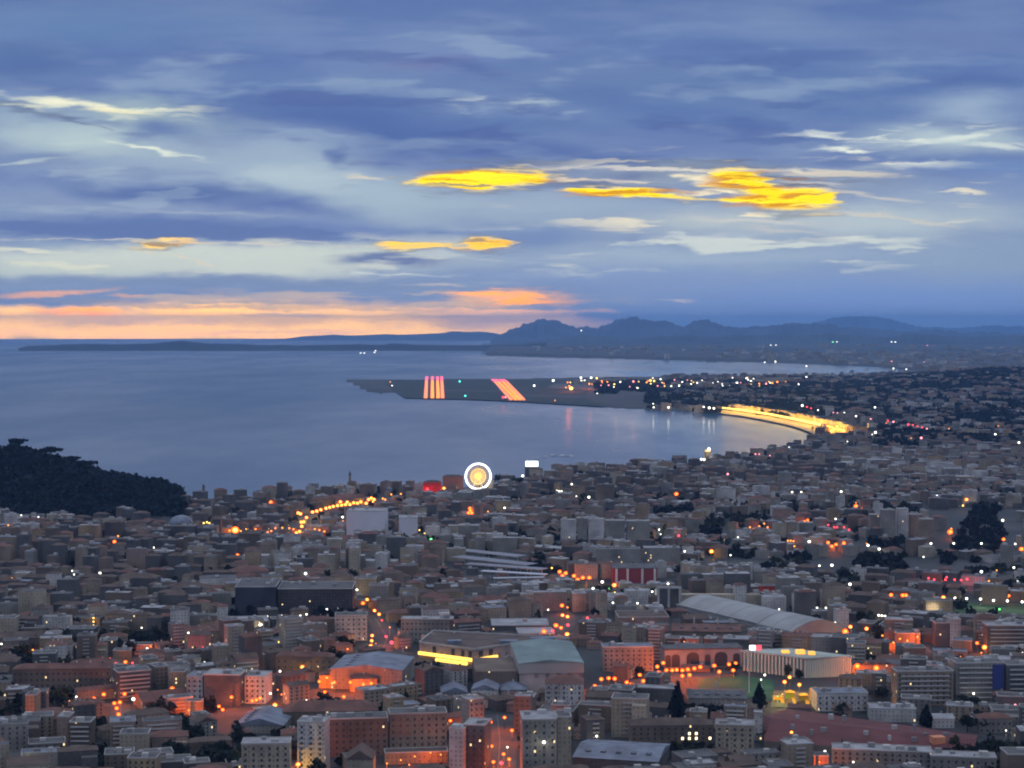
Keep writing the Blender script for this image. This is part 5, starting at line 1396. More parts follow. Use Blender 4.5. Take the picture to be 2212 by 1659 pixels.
for i, (x1, x0) in enumerate(((922, 919.5), (934, 934), (945, 946.5), (954, 956))):
    light_strip(x0, 860, x1 + (x0 - x1) * 0.25, 824, 30, OR if i in (1, 2) else PA, 'line of orange runway lights in the straight runway', 'orange lines of the straight runway')
    light_strip(x1 + (x0 - x1) * 0.25, 823.5, x1, 815, 14, PK, 'far pink end of a straight runway light line', 'pink ends of the straight runway')
for i, (x1, x0) in enumerate(((1064, 1104), (1071, 1114), (1080, 1123), (1088, 1131))):
    light_strip(x0, 864, x1 + (x0 - x1) * 0.16, 826, 30, OR if i in (1, 2) else PA, 'line of orange runway lights in the slanting runway', 'orange lines of the slanting runway')
    light_strip(x1 + (x0 - x1) * 0.16, 825.5, x1, 821, 8, PK, 'far pink end of a slanting runway light line', 'pink ends of the slanting runway')


# ------------------------------------------------------------------ street lamps and other lights
LC = {'o': ('orange', (1.0, 0.33, 0.05), 2.6, (1.0, 0.135, 0.0)), 'y': ('yellow', (1.0, 0.66, 0.14), 3.0, (1.0, 0.50, 0.05)), 'w': ('white', (1.0, 0.98, 0.80), 4.0, (1.0, 0.9, 0.7)),
      'r': ('red', (1.0, 0.06, 0.09), 3.0, (1.0, 0.08, 0.05)), 'g': ('green', (0.15, 1.0, 0.25), 3.0, (0.2, 1.0, 0.3)), 't': ('teal', (0.1, 0.9, 0.7), 2.4, (0.2, 1.0, 0.8)), 'p': ('pink', (1.0, 0.3, 0.35), 3.0, (1.0, 0.3, 0.2))}
POLE = mat('lamp_pole_steel', (0.09, 0.09, 0.095), 0.6, 0.5)
LAMPS = []
def lamp(px, py, c='o', s=6, P=None, label=None, group=None, h=9.0, keep=True, elong=1.0, land=None):
    LAMPS.append((px, py, c, s, P, label, group, h, keep, elong))
def row(pts, c, s, label, group, P=None, **k):
    for x, y in pts: lamp(x, y, c, s, P, label, group, **k)
# bottom left quarter
row([(237, 1424), (271, 1430), (250, 1434)], 'o', 7, 'orange lamp in front of the small orange block', 'lamps before the small orange block', 9000)
lamp(286, 1432, 'r', 7, 3000)
row([(202, 1335), (202, 1343), (202, 1351)], 'y', 6, 'yellow lamp in the stacked trio above the brown block', 'stacked trio of yellow lamps', 1500)
lamp(372, 1488, 'o', 10, 14000); lamp(388, 1474, 'o', 5, 14000); lamp(416, 1516, 'o', 6, 12000); lamp(408, 1534, 'o', 5, 12000)
row([(269, 1499), (247, 1519), (252, 1530), (256, 1543), (203, 1509), (224, 1500), (259, 1517)], 'o', 8, 'orange lamp in the small square beside the brown block', 'lamps in the small square', 5000)
lamp(288, 1510, 'w', 11, 2500); lamp(337, 1531, 'w', 9, 1500); lamp(165, 1505, 'w', 6, 900); lamp(150, 1514, 'o', 4, 900)
lamp(85, 1369, 'w', 6, 800); lamp(3, 1391, 'w', 6, 900); lamp(318, 1401, 'w', 7, 1200); lamp(326, 1396, 'o', 4, 8000); lamp(306, 1356, 'w', 5, 600); lamp(407, 1367, 'w', 6, 800); lamp(442, 1431, 'w', 7, 900)
lamp(420, 1402, 'r', 4, 5000); lamp(438, 1398, 'r', 4, 9000); lamp(71, 1404, 'o', 6, 3500); lamp(66, 1541, 'o', 3, 7000); lamp(47, 1637, 'w', 6, 1200); lamp(18, 1413, 'o', 3, 2000)
row([(546, 1316), (577, 1331), (609, 1330), (649, 1330), (662, 1327), (706, 1316), (729, 1315), (707, 1281), (720, 1278)], 'w', 6, 'white lamp under the dark trees of the park square', 'white lamps of the dark park square', 700)
lamp(563, 1350, 'w', 11, 2500)
row([(809, 1319), (819, 1327), (793, 1295)], 'y', 7, 'yellow lamp in the street of red signals', 'yellow lamps in the red-signal street', 1500)
lamp(784, 1303, 'o', 8, 5000); row([(763, 1267), (771, 1274)], 'w', 7, 'white lamp at the orange corner block', 'white lamp pair at the orange corner', 2500)
lamp(825, 1340, 'r', 6, 3000); lamp(842, 1355, 'o', 5, 2500)
row([(804, 1373), (803, 1384), (801, 1395)], 'y', 7, 'yellow lamp in the stack beside the red signals', 'stacked yellow lamps by the red signals', 5000)
lamp(834, 1375, 'r', 8, 5000); lamp(846, 1388, 'r', 12, 9000); lamp(812, 1390, 'o', 3, 9000)
lamp(603, 1387, 'y', 7, 1200); lamp(605, 1450, 'w', 7, 1500); lamp(653, 1441, 'y', 9, 4000); lamp(550, 1458, 'w', 7, 1200); lamp(584, 1498, 'w', 7, 1500); lamp(594, 1523, 'y', 9, 6000); lamp(662, 1512, 'w', 4, 500); lamp(751, 1402, 'o', 5, 2500); lamp(686, 1429, 'o', 5, 2000); lamp(822, 1421, 'w', 5, 500)
row([(500, 1506), (554, 1512), (473, 1526), (562, 1508), (545, 1514), (481, 1533)], 'o', 7, 'orange lamp at the foot of the grey trio', 'orange lamps below the grey trio', 7000)
row([(696, 1462), (706, 1464), (742, 1461), (771, 1466), (802, 1476), (702, 1495), (743, 1505), (722, 1474), (757, 1474), (785, 1478), (690, 1472)], 'o', 7, 'orange lamp in the glowing courtyard by the long shed', 'orange lamps of the glowing courtyard', 10000)
lamp(600, 1490, 'o', 5, 3500); lamp(608, 1500, 'o', 5, 3000)
lamp(644, 1651, 'y', 9, 8000); lamp(662, 1640, 'o', 3, 30000); lamp(676, 1634, 'o', 3, 26000); lamp(650, 1628, 'o', 3, 16000)
row([(760, 1652), (790, 1654), (836, 1649), (866, 1642), (896, 1634), (930, 1626), (952, 1630), (884, 1652)], 'o', 5, 'orange lamp along the lit low building at the bottom', 'orange lamps by the low building', 2600)
lamp(973, 1557, 'o', 7, 1500); lamp(983, 1565, 'w', 4, 400); lamp(951, 1575, 'o', 4, 900)
# the orange street beside the concrete tower
row([(1055, 1581), (1106, 1578), (1088, 1629), (1060, 1560), (1090, 1550), (1062, 1612), (1100, 1640), (1066, 1646)], 'o', 7, 'orange lamp in the narrow street before the concrete tower', 'orange lamps of the narrow street', 7000)
lamp(1096, 1614, 'w', 6, 1200); lamp(1083, 1648, 'r', 12, 5000)
row([(1211, 1549), (1173, 1577), (1175, 1603)], 'w', 11, 'big round white lamp on the face of the concrete tower', 'white lamps on the concrete tower', 900, h=30, keep=False)
lamp(1289, 1590, 'w', 7, 900); lamp(1222, 1498, 'o', 6, 900)
# street along the arcade
row([(1285, 1482), (1299, 1467), (1315, 1465), (1328, 1466), (1354, 1474), (1382, 1458), (1390, 1471), (1364, 1478)], 'o', 8, 'orange-white lamp at the start of the arcade street', 'lamps at the start of the arcade street', 5000)
row([(1433, 1432), (1440, 1448), (1420, 1440), (1424, 1452), (1452, 1448), (1462, 1447), (1474, 1448), (1486, 1446), (1500, 1444)], 'o', 8, 'deep orange lamp glowing against the arches', 'deep orange lamps at the arches', 9000)
row([(1474, 1460), (1490, 1458), (1513, 1441), (1543, 1438), (1554, 1451), (1575, 1435), (1589, 1433), (1584, 1448)], 'o', 8, 'pale orange lamp along the arcade street', 'pale orange lamps along the arcade street', 3000)
row([(1695, 1473), (1706, 1463), (1727, 1479)], 'y', 8, 'tall greenish-yellow lamp over the playground', 'tall playground lamps', 9000, h=14)
row([(1690, 1500), (1735, 1500), (1762, 1497)], 'y', 3, 'small yellow floodlight in the playground', 'small playground floodlights', 30000, h=6)
lamp(1680, 1504, 'g', 3, 2500, h=6)
lamp(1470, 1560, 'w', 7, 1000); lamp(1458, 1559, 'r', 6, 1200); lamp(1608, 1519, 'w', 7, 900); lamp(1710, 1582, 'y', 7, 1500); lamp(1652, 1458, 'w', 7, 900); lamp(1644, 1468, 'w', 5, 500)
row([(1852, 1439), (1893, 1443), (1936, 1452)], 'o', 12, 'large orange lamp beyond the white-finned building', 'large orange lamps past the finned building', 9000)
lamp(2081, 1453, 'o', 11, 3000); lamp(2103, 1498, 'w', 7, 700); lamp(2193, 1523, 'p', 8, 1200); lamp(1954, 1590, 'y', 8, 3000); lamp(1782, 1623, 'w', 8, 1500); lamp(1843, 1646, 'w', 6, 700); lamp(1770, 1646, 'o', 4, 9000); lamp(2014, 1600, 'o', 3, 2500)
lamp(1826, 1364, 'o', 12, 9000); row([(1837, 1354), (1872, 1358)], 'y', 8, 'golden lamp at the end of the curved roof', 'golden lamps at the end of the curved roof', 3500)
row([(1906, 1373), (1886, 1380), (1944, 1380), (1960, 1384), (1982, 1376), (1930, 1388)], 'o', 6, 'orange lamp on the road past the curved roof', 'orange lamps on the road past the curved roof', 7000)
row([(1898, 1329), (1905, 1330), (1912, 1331)], 'w', 7, 'white lamp in the bright cluster beyond the curved roof', 'bright white cluster beyond the curved roof', 1500)
lamp(2111, 1389, 'o', 7, 3500); lamp(2127, 1398, 'y', 10, 4000); lamp(2120, 1410, 'o', 5, 4000); lamp(2209, 1410, 'w', 6, 800); lamp(2173, 1578, 'w', 5, 400); lamp(1828, 1432, 'w', 5, 300); lamp(1804, 1345, 'w', 6, 400); lamp(2040, 1412, 'o', 3, 2500); lamp(2075, 1418, 'o', 3, 2500)
row([(1478, 1386), (1494, 1390), (1360, 1348), (1400, 1350)], 'o', 4, 'dim orange lamp on the brown sheds beside the curved roof', 'dim orange lamps on the brown sheds', 4500)
# around the station
row([(1209, 1235), (1222, 1238), (1240, 1244), (1259, 1248), (1273, 1248), (1215, 1244), (1248, 1252)], 'o', 8, 'orange lamp on the terrace beside the canopies', 'orange lamps on the station terrace', 6000)
lamp(1192, 1227, 'y', 6, 1500); lamp(1301, 1257, 'w', 9, 1500); lamp(1327, 1264, 'y', 9, 4500); lamp(1317, 1271, 'g', 6, 1500); lamp(1328, 1280, 'y', 6, 8000); lamp(1281, 1271, 'w', 8, 1200)
lamp(1409, 1278, 'w', 6, 700); lamp(1443, 1261, 'w', 7, 700); lamp(1324, 1302, 'w', 6, 700); lamp(1377, 1303, 'w', 6, 500); lamp(1184, 1317, 'w', 5, 500); lamp(1214, 1308, 'o', 8, 4500); lamp(1226, 1312, 'o', 6, 3000); row([(1215, 1329), (1226, 1332)], 'y', 7, 'yellowish lamp above the white lens roof', 'yellowish lamp pair above the white roof', 900)
lamp(1269, 1335, 'r', 9, 2500); lamp(1227, 1350, 'r', 9, 3500); lamp(1194, 1362, 'r', 9, 3500); lamp(1201, 1351, 'o', 9, 3500); lamp(1175, 1364, 'o', 9, 4500); lamp(1225, 1370, 'y', 9, 1500); lamp(1212, 1356, 'o', 7, 3500)
# left, middle distance
lamp(318, 1064, 'w', 7, 600, h=12); lamp(83, 1117, 'w', 5, 500); lamp(46, 1113, 'w', 4, 300); lamp(18, 1135, 'o', 6, 800); lamp(255, 1158, 'o', 6, 1500); lamp(247, 1170, 'o', 7, 2500); lamp(245, 1183, 'g', 9, 2500); lamp(332, 1183, 'w', 6, 500)
row([(156, 1233), (160, 1241)], 'w', 5, 'small white lamp of a pair in the middle of the old quarter', 'small white lamp pair', 400); lamp(216, 1238, 'w', 8, 900); lamp(26, 1249, 'o', 5, 700); lamp(513, 1199, 'o', 7, 1200)
row([(440, 1130), (447, 1128), (452, 1130)], 'y', 6, 'yellow lamp in the cluster beyond the low dome', 'yellow cluster beyond the low dome', 2500)
lamp(508, 1145, 'y', 15, 12000); lamp(520, 1147, 'o', 6, 4000); lamp(496, 1146, 'o', 6, 4000); lamp(532, 1143, 'o', 5, 3000); lamp(585, 1085, 'o', 8, 1500)
G1 = [(649, 1110), (644, 1108), (662, 1118), (651, 1128), (656, 1127), (640, 1151), (647, 1148), (652, 1137), (675, 1106), (684, 1104), (693, 1101), (704, 1098), (712, 1096), (720, 1094), (729, 1092), (735, 1084), (738, 1091), (746, 1090), (750, 1085), (756, 1090), (764, 1086), (772, 1087), (779, 1084), (791, 1087), (796, 1079), (802, 1076), (804, 1084), (808, 1079)]
row(G1, 'y', 7, 'golden lamp in the bright line along the old avenue', 'golden lamps of the old avenue', 5000)
row([(680, 1143), (690, 1145), (701, 1148), (668, 1140), (586, 1147), (595, 1141), (610, 1140), (625, 1141), (552, 1143), (578, 1150), (634, 1143), (827, 1077), (832, 1079), (845, 1068), (866, 1067)], 'o', 6, 'orange lamp where the old avenue forks', 'orange lamps at the avenue fork', 4500)
row([(938, 1044), (923, 1056), (944, 1054), (932, 1050)], 'r', 7, 'red lamp on the red-lit palace', 'red lamps on the red palace', 7000); lamp(938, 1041, 'y', 6, 1200); lamp(959, 1055, 'y', 7, 1500)
row([(1016, 1103), (1012, 1108), (1019, 1108), (1015, 1098)], 'o', 7, 'orange lamp in the tight cluster below the big wheel', 'tight orange cluster below the wheel', 3500)
lamp(1090, 1097, 'w', 6, 500); lamp(1054, 1105, 'o', 5, 500); lamp(740, 1117, 'w', 7, 900); lamp(741, 1125, 'o', 4, 900); lamp(660, 1239, 'w', 9, 1200); lamp(931, 1165, 'g', 8, 1500); lamp(906, 1145, 'y', 5, 900); lamp(917, 1152, 'y', 4, 900)
lamp(1129, 1028, 'w', 8, 1500); lamp(1235, 1046, 'w', 6, 600); row([(1203, 1060), (1208, 1061), (1213, 1061)], 'w', 5, 'white lamp in the short bright bar beyond the shopping roofs', 'short bright bar of lamps', 500); lamp(1272, 1074, 'w', 8, 700); lamp(1245, 1072, 'w', 4, 300); lamp(1461, 1067, 'o', 8, 2500); lamp(1572, 1024, 'p', 7, 1500)
row([(1515, 992), (1521, 993)], 'w', 7, 'white lamp at the foot of the golden hotel', 'white lamps at the golden hotel', 2500); lamp(1531, 982, 'y', 6, 9000); lamp(1632, 981, 'p', 5, 500); lamp(1640, 981, 'p', 4, 500); lamp(1663, 984, 'p', 4, 300); lamp(1705, 966, 'w', 5, 500); lamp(1532, 969, 'w', 4, 300)
# right, middle distance
lamp(1423, 1144, 'w', 7, 900); lamp(1427, 1154, 'w', 4, 500); lamp(1466, 1157, 'r', 8, 3500); lamp(1461, 1150, 'o', 4, 1500); lamp(1537, 1191, 'y', 9, 2500); lamp(1479, 1191, 'w', 6, 600); lamp(1578, 1199, 'w', 5, 400); lamp(1594, 1161, 'w', 5, 400)
row([(1620, 1139), (1651, 1131), (1658, 1139), (1640, 1137)], 'o', 6, 'orange lamp at the left foot of the tan tower'.replace('left ', ''), 'orange lamps by the tan tower', 3500)
row([(1738, 1127), (1745, 1124), (1751, 1124)], 'o', 7, 'orange lamp in the bright cluster above the tan tower', 'bright cluster above the tan tower', 4000)
lamp(1805, 1121, 'w', 6, 600); row([(1802, 1139), (1808, 1139), (1823, 1139), (1834, 1144), (1789, 1134)], 'r', 6, 'red-orange lamp in the cluster beyond the tan tower', 'red-orange cluster on the slope', 2500)
lamp(1711, 1063, 'w', 6, 400); lamp(1731, 1063, 'w', 6, 400); lamp(1817, 1062, 'w', 7, 400); lamp(1849, 1093, 'o', 8, 6000); lamp(1849, 1086, 'o', 4, 2500); lamp(2024, 1071, 'w', 6, 400); lamp(2088, 1079, 'y', 7, 3500); lamp(2080, 1092, 'y', 6, 800)
lamp(2000, 1130, 'o', 6, 3500); lamp(2053, 1149, 'o', 11, 7000); lamp(2055, 1142, 'o', 6, 3500); lamp(1941, 1147, 'w', 7, 600); lamp(2166, 1124, 'w', 8, 600)
lamp(1748, 1170, 'w', 9, 900); row([(1702, 1168), (1708, 1168), (1714, 1169), (1716, 1180)], 'o', 6, 'orange lamp below the tan tower', 'orange lamps below the tan tower', 2500); row([(1789, 1172), (1823, 1173), (1806, 1176), (1797, 1180)], 'o', 7, 'orange lamp in the little arch of lights on the slope', 'little arch of lights on the slope', 3500)
lamp(1875, 1178, 'w', 8, 900); lamp(1872, 1174, 'o', 4, 900); lamp(1899, 1186, 'w', 8, 700); lamp(2011, 1174, 'w', 7, 600); lamp(2060, 1174, 'w', 7, 500); lamp(2120, 1174, 'w', 7, 500); lamp(2168, 1165, 'o', 7, 2500); lamp(2193, 1175, 'w', 6, 800); lamp(2207, 1186, 'o', 9, 3500); lamp(1995, 1203, 'w', 5, 300); lamp(1770, 1222, 'w', 6, 400); lamp(1797, 1221, 'w', 9, 800)
lamp(1836, 1262, 'w', 9, 700); lamp(2120, 1235, 'w', 9, 800); lamp(2190, 1226, 'w', 7, 500); row([(2045, 1247), (2042, 1252), (2062, 1252), (2089, 1251), (2006, 1249), (2018, 1252), (2076, 1253)], 'r', 7, 'red-orange lamp in the row above the green field', 'red-orange row above the green field', 3000)
lamp(2153, 1232, 'o', 5, 1500); lamp(2136, 1255, 'o', 6, 900); lamp(2198, 1256, 'w', 6, 400); row([(1925, 1285), (1950, 1286), (1957, 1286)], 'o', 8, 'orange lamp of the group behind the orange-fronted building', 'orange lamps behind the orange-fronted building', 2500)
lamp(2013, 1308, 'w', 17, 20000); lamp(2038, 1291, 'y', 9, 2500)
row([(2063, 1292), (2088, 1293), (2118, 1294), (2146, 1297), (2176, 1298), (2208, 1300)], 'w', 8, 'greenish-white lamp in the line over the green field', 'lamps in line over the green field', 2200)
lamp(2179, 1287, 'o', 7, 1500); lamp(2159, 1316, 'g', 6, 1500); lamp(1765, 1313, 'w', 6, 400); lamp(1784, 1313, 'w', 6, 400); lamp(1683, 1316, 'w', 5, 300)
# far shore and airport
for x, y, c, s, P in ((1891, 934, 'w', 8, 0), (1990, 946, 'p', 8, 0), (2150, 938, 'w', 6, 0), (2201, 956, 'w', 7, 0), (2024 - 200, 891 - 0, 'w', 4, 0), (1405, 822, 'y', 8, 0), (1413, 823, 'y', 7, 0), (1397, 826, 'o', 6, 0), (1450, 834, 'w', 5, 0), (1467, 833, 'w', 6, 0), (1506, 827, 'w', 5, 0), (1540, 827, 'w', 3, 0), (1592, 827, 'w', 7, 0), (1622, 823, 'w', 5, 0),
        (1640, 829, 'o', 6, 0), (1655, 829, 'p', 6, 0), (1668, 827, 'o', 7, 0), (1679, 825, 'o', 7, 0), (1690, 822, 'p', 6, 0), (1680, 817, 'y', 4, 0), (1725, 830, 'w', 5, 0), (1742, 814, 'w', 5, 0), (1733, 876, 'w', 8, 0), (1743, 879, 'r', 6, 0), (1752, 882, 'r', 5, 0), (1767, 886, 'w', 5, 0), (1800, 891, 'p', 4, 0), (1809, 892, 'p', 4, 0), (1849, 899, 'w', 6, 0), (1881, 905, 'p', 5, 0), (1918, 909, 'r', 5, 0), (1930, 911, 'p', 6, 0),
        (1962, 917, 'r', 7, 0), (1972, 918, 'r', 5, 0), (1982, 921, 'r', 5, 0), (1992, 923, 'r', 5, 0), (2002, 926, 'p', 5, 0), (1890, 880, 'w', 6, 0), (1660 + 329, 947, 'p', 4, 0), (2110, 822, 'y', 7, 0), (2118, 819, 'y', 7, 0), (2149, 819, 'w', 5, 0), (2162, 822, 'w', 4, 0), (2174, 817, 'w', 5, 0), (2187, 815, 'w', 5, 0), (2201, 815, 'w', 5, 0), (2174, 849, 'w', 7, 0), (2189, 800, 'w', 6, 0),
        (1532, 881, 'w', 8, 0), (1520, 879, 'w', 6, 0), (1542, 882, 'w', 7, 0), (1444, 880, 'w', 7, 0), (1411, 872, 'w', 4, 0), (1412, 880, 'w', 5, 0), (1545, 847, 'p', 4, 0), (1555, 850, 'p', 4, 0), (993, 824, 't', 7, 0), (1005, 855, 't', 7, 0), (1087, 858, 'r', 9, 0), (1092, 858, 'p', 6, 0), (1154, 833, 'w', 7, 0), (1195, 822, 'w', 8, 0), (1234, 839, 'y', 13, 0), (1230, 834, 'o', 6, 0), (1255, 816, 'w', 7, 0), (1256, 822, 'w', 5, 0),
        (1277, 816, 'w', 7, 0), (1289, 817, 'y', 7, 0), (1226, 826, 'o', 5, 0), (1273, 829, 'o', 6, 0), (1300, 823, 'o', 6, 0), (1312, 825, 'o', 5, 0), (1327, 830, 'y', 6, 0), (1340, 825, 'w', 5, 0), (1326, 836, 'w', 4, 0), (1368, 824, 'p', 7, 0), (1378, 838, 'w', 4, 0), (1434, 828, 'p', 4, 0), (1199, 865, 'o', 4, 0), (1290, 850, 'w', 4, 0), (847, 833, 'w', 4, 0), (843, 825, 'o', 4, 0)):
    LAMPS.append((x, y, c, s, {'o': 160000, 'y': 200000, 'p': 90000}.get(c, 0) if (1220 < x < 1700 and y < 836) else 0, None, None, 24.0, True, 1.0))
for x, y, c in ((779, 763, 'w'), (787, 763, 'w'), (809, 762, 'w'), (811, 758, 'w'), (1256, 714, 'w'), (1665, 746, 'w'), (1676, 746, 'w'), (1799, 739, 'g'), (1808, 739, 'w'), (1926, 739, 'w'), (1934, 739, 'w'), (2003, 747, 'p'), (1652, 783, 'w'), (1675, 781, 'w'), (1742, 791, 'w'), (1926, 781, 'p'), (1930, 786, 'w'), (1930, 796, 'w'), (1958, 798, 'w'), (1975, 785, 'p'), (1985, 784, 'p'), (1996, 783, 'p'), (2018, 787, 'w'), (2050, 784, 'w'), (2035, 803, 'w'), (2052, 803, 'w'), (2130, 796, 'w'), (2160, 797, 'w')):
    LAMPS.append((x, y, c, 5.0, 0, None, None, 12.0, False, 1.0))
rr_ = random.Random(21)
for i in range(46):
    x = rr_.uniform(1215, 1720); y = rr_.uniform(816, 834) + (4 if x < 1400 else 0)
    LAMPS.append((x, y, rr_.choice('wwoyyp'), rr_.uniform(3.5, 5.5), 0, None, None, 22.0, False, 1.0))
for i in range(26):
    x = rr_.uniform(1380, 2200); y = rr_.uniform(836, 960)
    if x < 1765 and y > 868: continue
    LAMPS.append((x, y, rr_.choice('wwwop'), rr_.uniform(3, 4.5), 0, None, None, 20.0, False, 1.0))
# the golden promenade
n = 56
for i in range(n):
    t = i / (n - 1); x = 1562 + (1822 - 1562) * t; y = interp(PROM, x)
    LAMPS.append((x, y - 6 - 1.5 * t, 'y', 6.5 + 2.5 * t, 170000, 'golden lamp in the long bright line along the bay', 'golden promenade lamps', 10.0, False, 1.0))
for x, y in ((1800, 927), (1808, 922), (1796, 930), (1813, 927), (1820, 920)):
    LAMPS.append((x, y, 'y', 9, 260000, 'golden lamp in the bright knot ending the promenade', 'bright knot ending the promenade', 10.0, True, 1.0))

ORD = ['', 'second ', 'third ', 'fourth ', 'fifth ', 'sixth ', 'seventh ', 'eighth ', 'ninth ', 'tenth ', 'eleventh ', 'twelfth ', 'thirteenth ', 'fourteenth ', 'fifteenth ']
FARLM = [(at(1033, 838, 3), 'the straight runway'), (at(1110, 850, 3), 'the slanting runway'), (at(1400, 830, 3), 'the airport buildings'), (at(1700, 912, 3), 'the golden promenade'), (at(1920, 910, 3), 'the line of red lights'), (at(1660, 828, 3), 'the rosy far-shore lights'), (at(2150, 818, 3), 'the row of hilltop lights')]
for p, s_ in FARLM: LM.append((p.x, p.y, s_))
LM += [(at(1950, 785, 3).x, at(1950, 785, 3).y, 'the inner end of the far bay'), (at(800, 764, 3).x, at(800, 764, 3).y, 'the low headland'), (at(60, 1080, 3).x, 2900, 'the dark wooded hill'), (at(650, 1310, 3).x, at(650, 1310, 3).y, 'the dark park square'), (at(720, 1095, 3).x, at(720, 1095, 3).y, 'the golden old avenue'), (at(1080, 1600, 3).x, at(1080, 1600, 3).y, 'the narrow orange street'),
       (at(2110, 1180, 3).x, at(2110, 1180, 3).y, 'the big dark grove'), (at(1560, 1130, 3).x, at(1560, 1130, 3).y, 'the wooded knoll'), (at(2140, 1310, 3).x, at(2140, 1310, 3).y, 'the green field'), (at(1500, 1450, 3).x, at(1500, 1450, 3).y, 'the arcade street'), (at(2130, 1650, 3).x, at(2130, 1650, 3).y, 'the corner thicket')]
SEEN = {}
def where(x, y):
    """a phrase that places something by the two landmarks nearest to it as seen"""
    px, py = proj(x, y, G(x, y))
    c = sorted(((math.hypot((proj(a, b, G(a, b))[0] - px), (proj(a, b, G(a, b))[1] - py) * 1.6), a, b, s) for a, b, s in LM))[:2]
    d0, a, b, s = c[0]
    qx, qy = proj(a, b, G(a, b))
    if abs(py - qy) * 1.6 > abs(px - qx) * 0.8: rel = 'beyond ' if py < qy else 'below '
    elif c[1][0] < d0 * 1.7: return 'between ' + s + ' and ' + c[1][3]
    else: rel = 'beside '
    return rel + s
def unique(stem_, x, y, tail=''):
    base = stem_ + ' ' + where(x, y)
    w = base.split()
    if len(w) > 15:
        c = sorted(((x - a) ** 2 + (y - b) ** 2, s) for a, b, s in LM)[0][1]; base = stem_ + ' near ' + c
    k = SEEN.get(base, 0); SEEN[base] = k + 1
    if k == 0: return base
    if k < len(ORD): return ORD[k] + base
    return base
EMI = {k: mat('lamp_glass_' + v[0], v[1], emit=v[2], emit_color=v[1], vary=0, sampled=False) for k, v in LC.items()}
SPH = {}
for k in LC:
    b = MB(); b.ball((0, 0, 0), 1.0, 10, 6); o = b.build('lamp_head', EMI[k]); SPH[k] = o.data; bpy.data.objects.remove(o)
b = MB(); b.tube((0, 0, -0.06), (0, 0, 1), 0.5, 0.3, 7); o = b.build('pole', POLE); POLEM = o.data; bpy.data.objects.remove(o)
b = MB()  # emissive dish behind the lamp head, imitates the orange glow around it
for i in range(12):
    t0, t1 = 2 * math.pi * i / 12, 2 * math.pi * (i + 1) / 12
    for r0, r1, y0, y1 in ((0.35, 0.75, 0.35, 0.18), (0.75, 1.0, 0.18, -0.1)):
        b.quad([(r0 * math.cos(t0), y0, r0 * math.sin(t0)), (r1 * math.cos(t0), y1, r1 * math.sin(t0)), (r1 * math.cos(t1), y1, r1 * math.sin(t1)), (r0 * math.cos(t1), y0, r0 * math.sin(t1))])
o = b.build('glow_ring', mat('amber_glow_ring', (1.0, 0.25, 0.02), emit=0.75, emit_color=(1.0, 0.17, 0.005), vary=0, sampled=False)); GLOWM = o.data; bpy.data.objects.remove(o)
b = MB(); b.box(0.5, 0, -0.5, 0.5, 1, 1); o = b.build('arm', POLE); ARMM = o.data; bpy.data.objects.remove(o)
ly = bpy.data.lights
LDAT = {}
bpy.context.view_layer.update(); DG = bpy.context.evaluated_depsgraph_get()
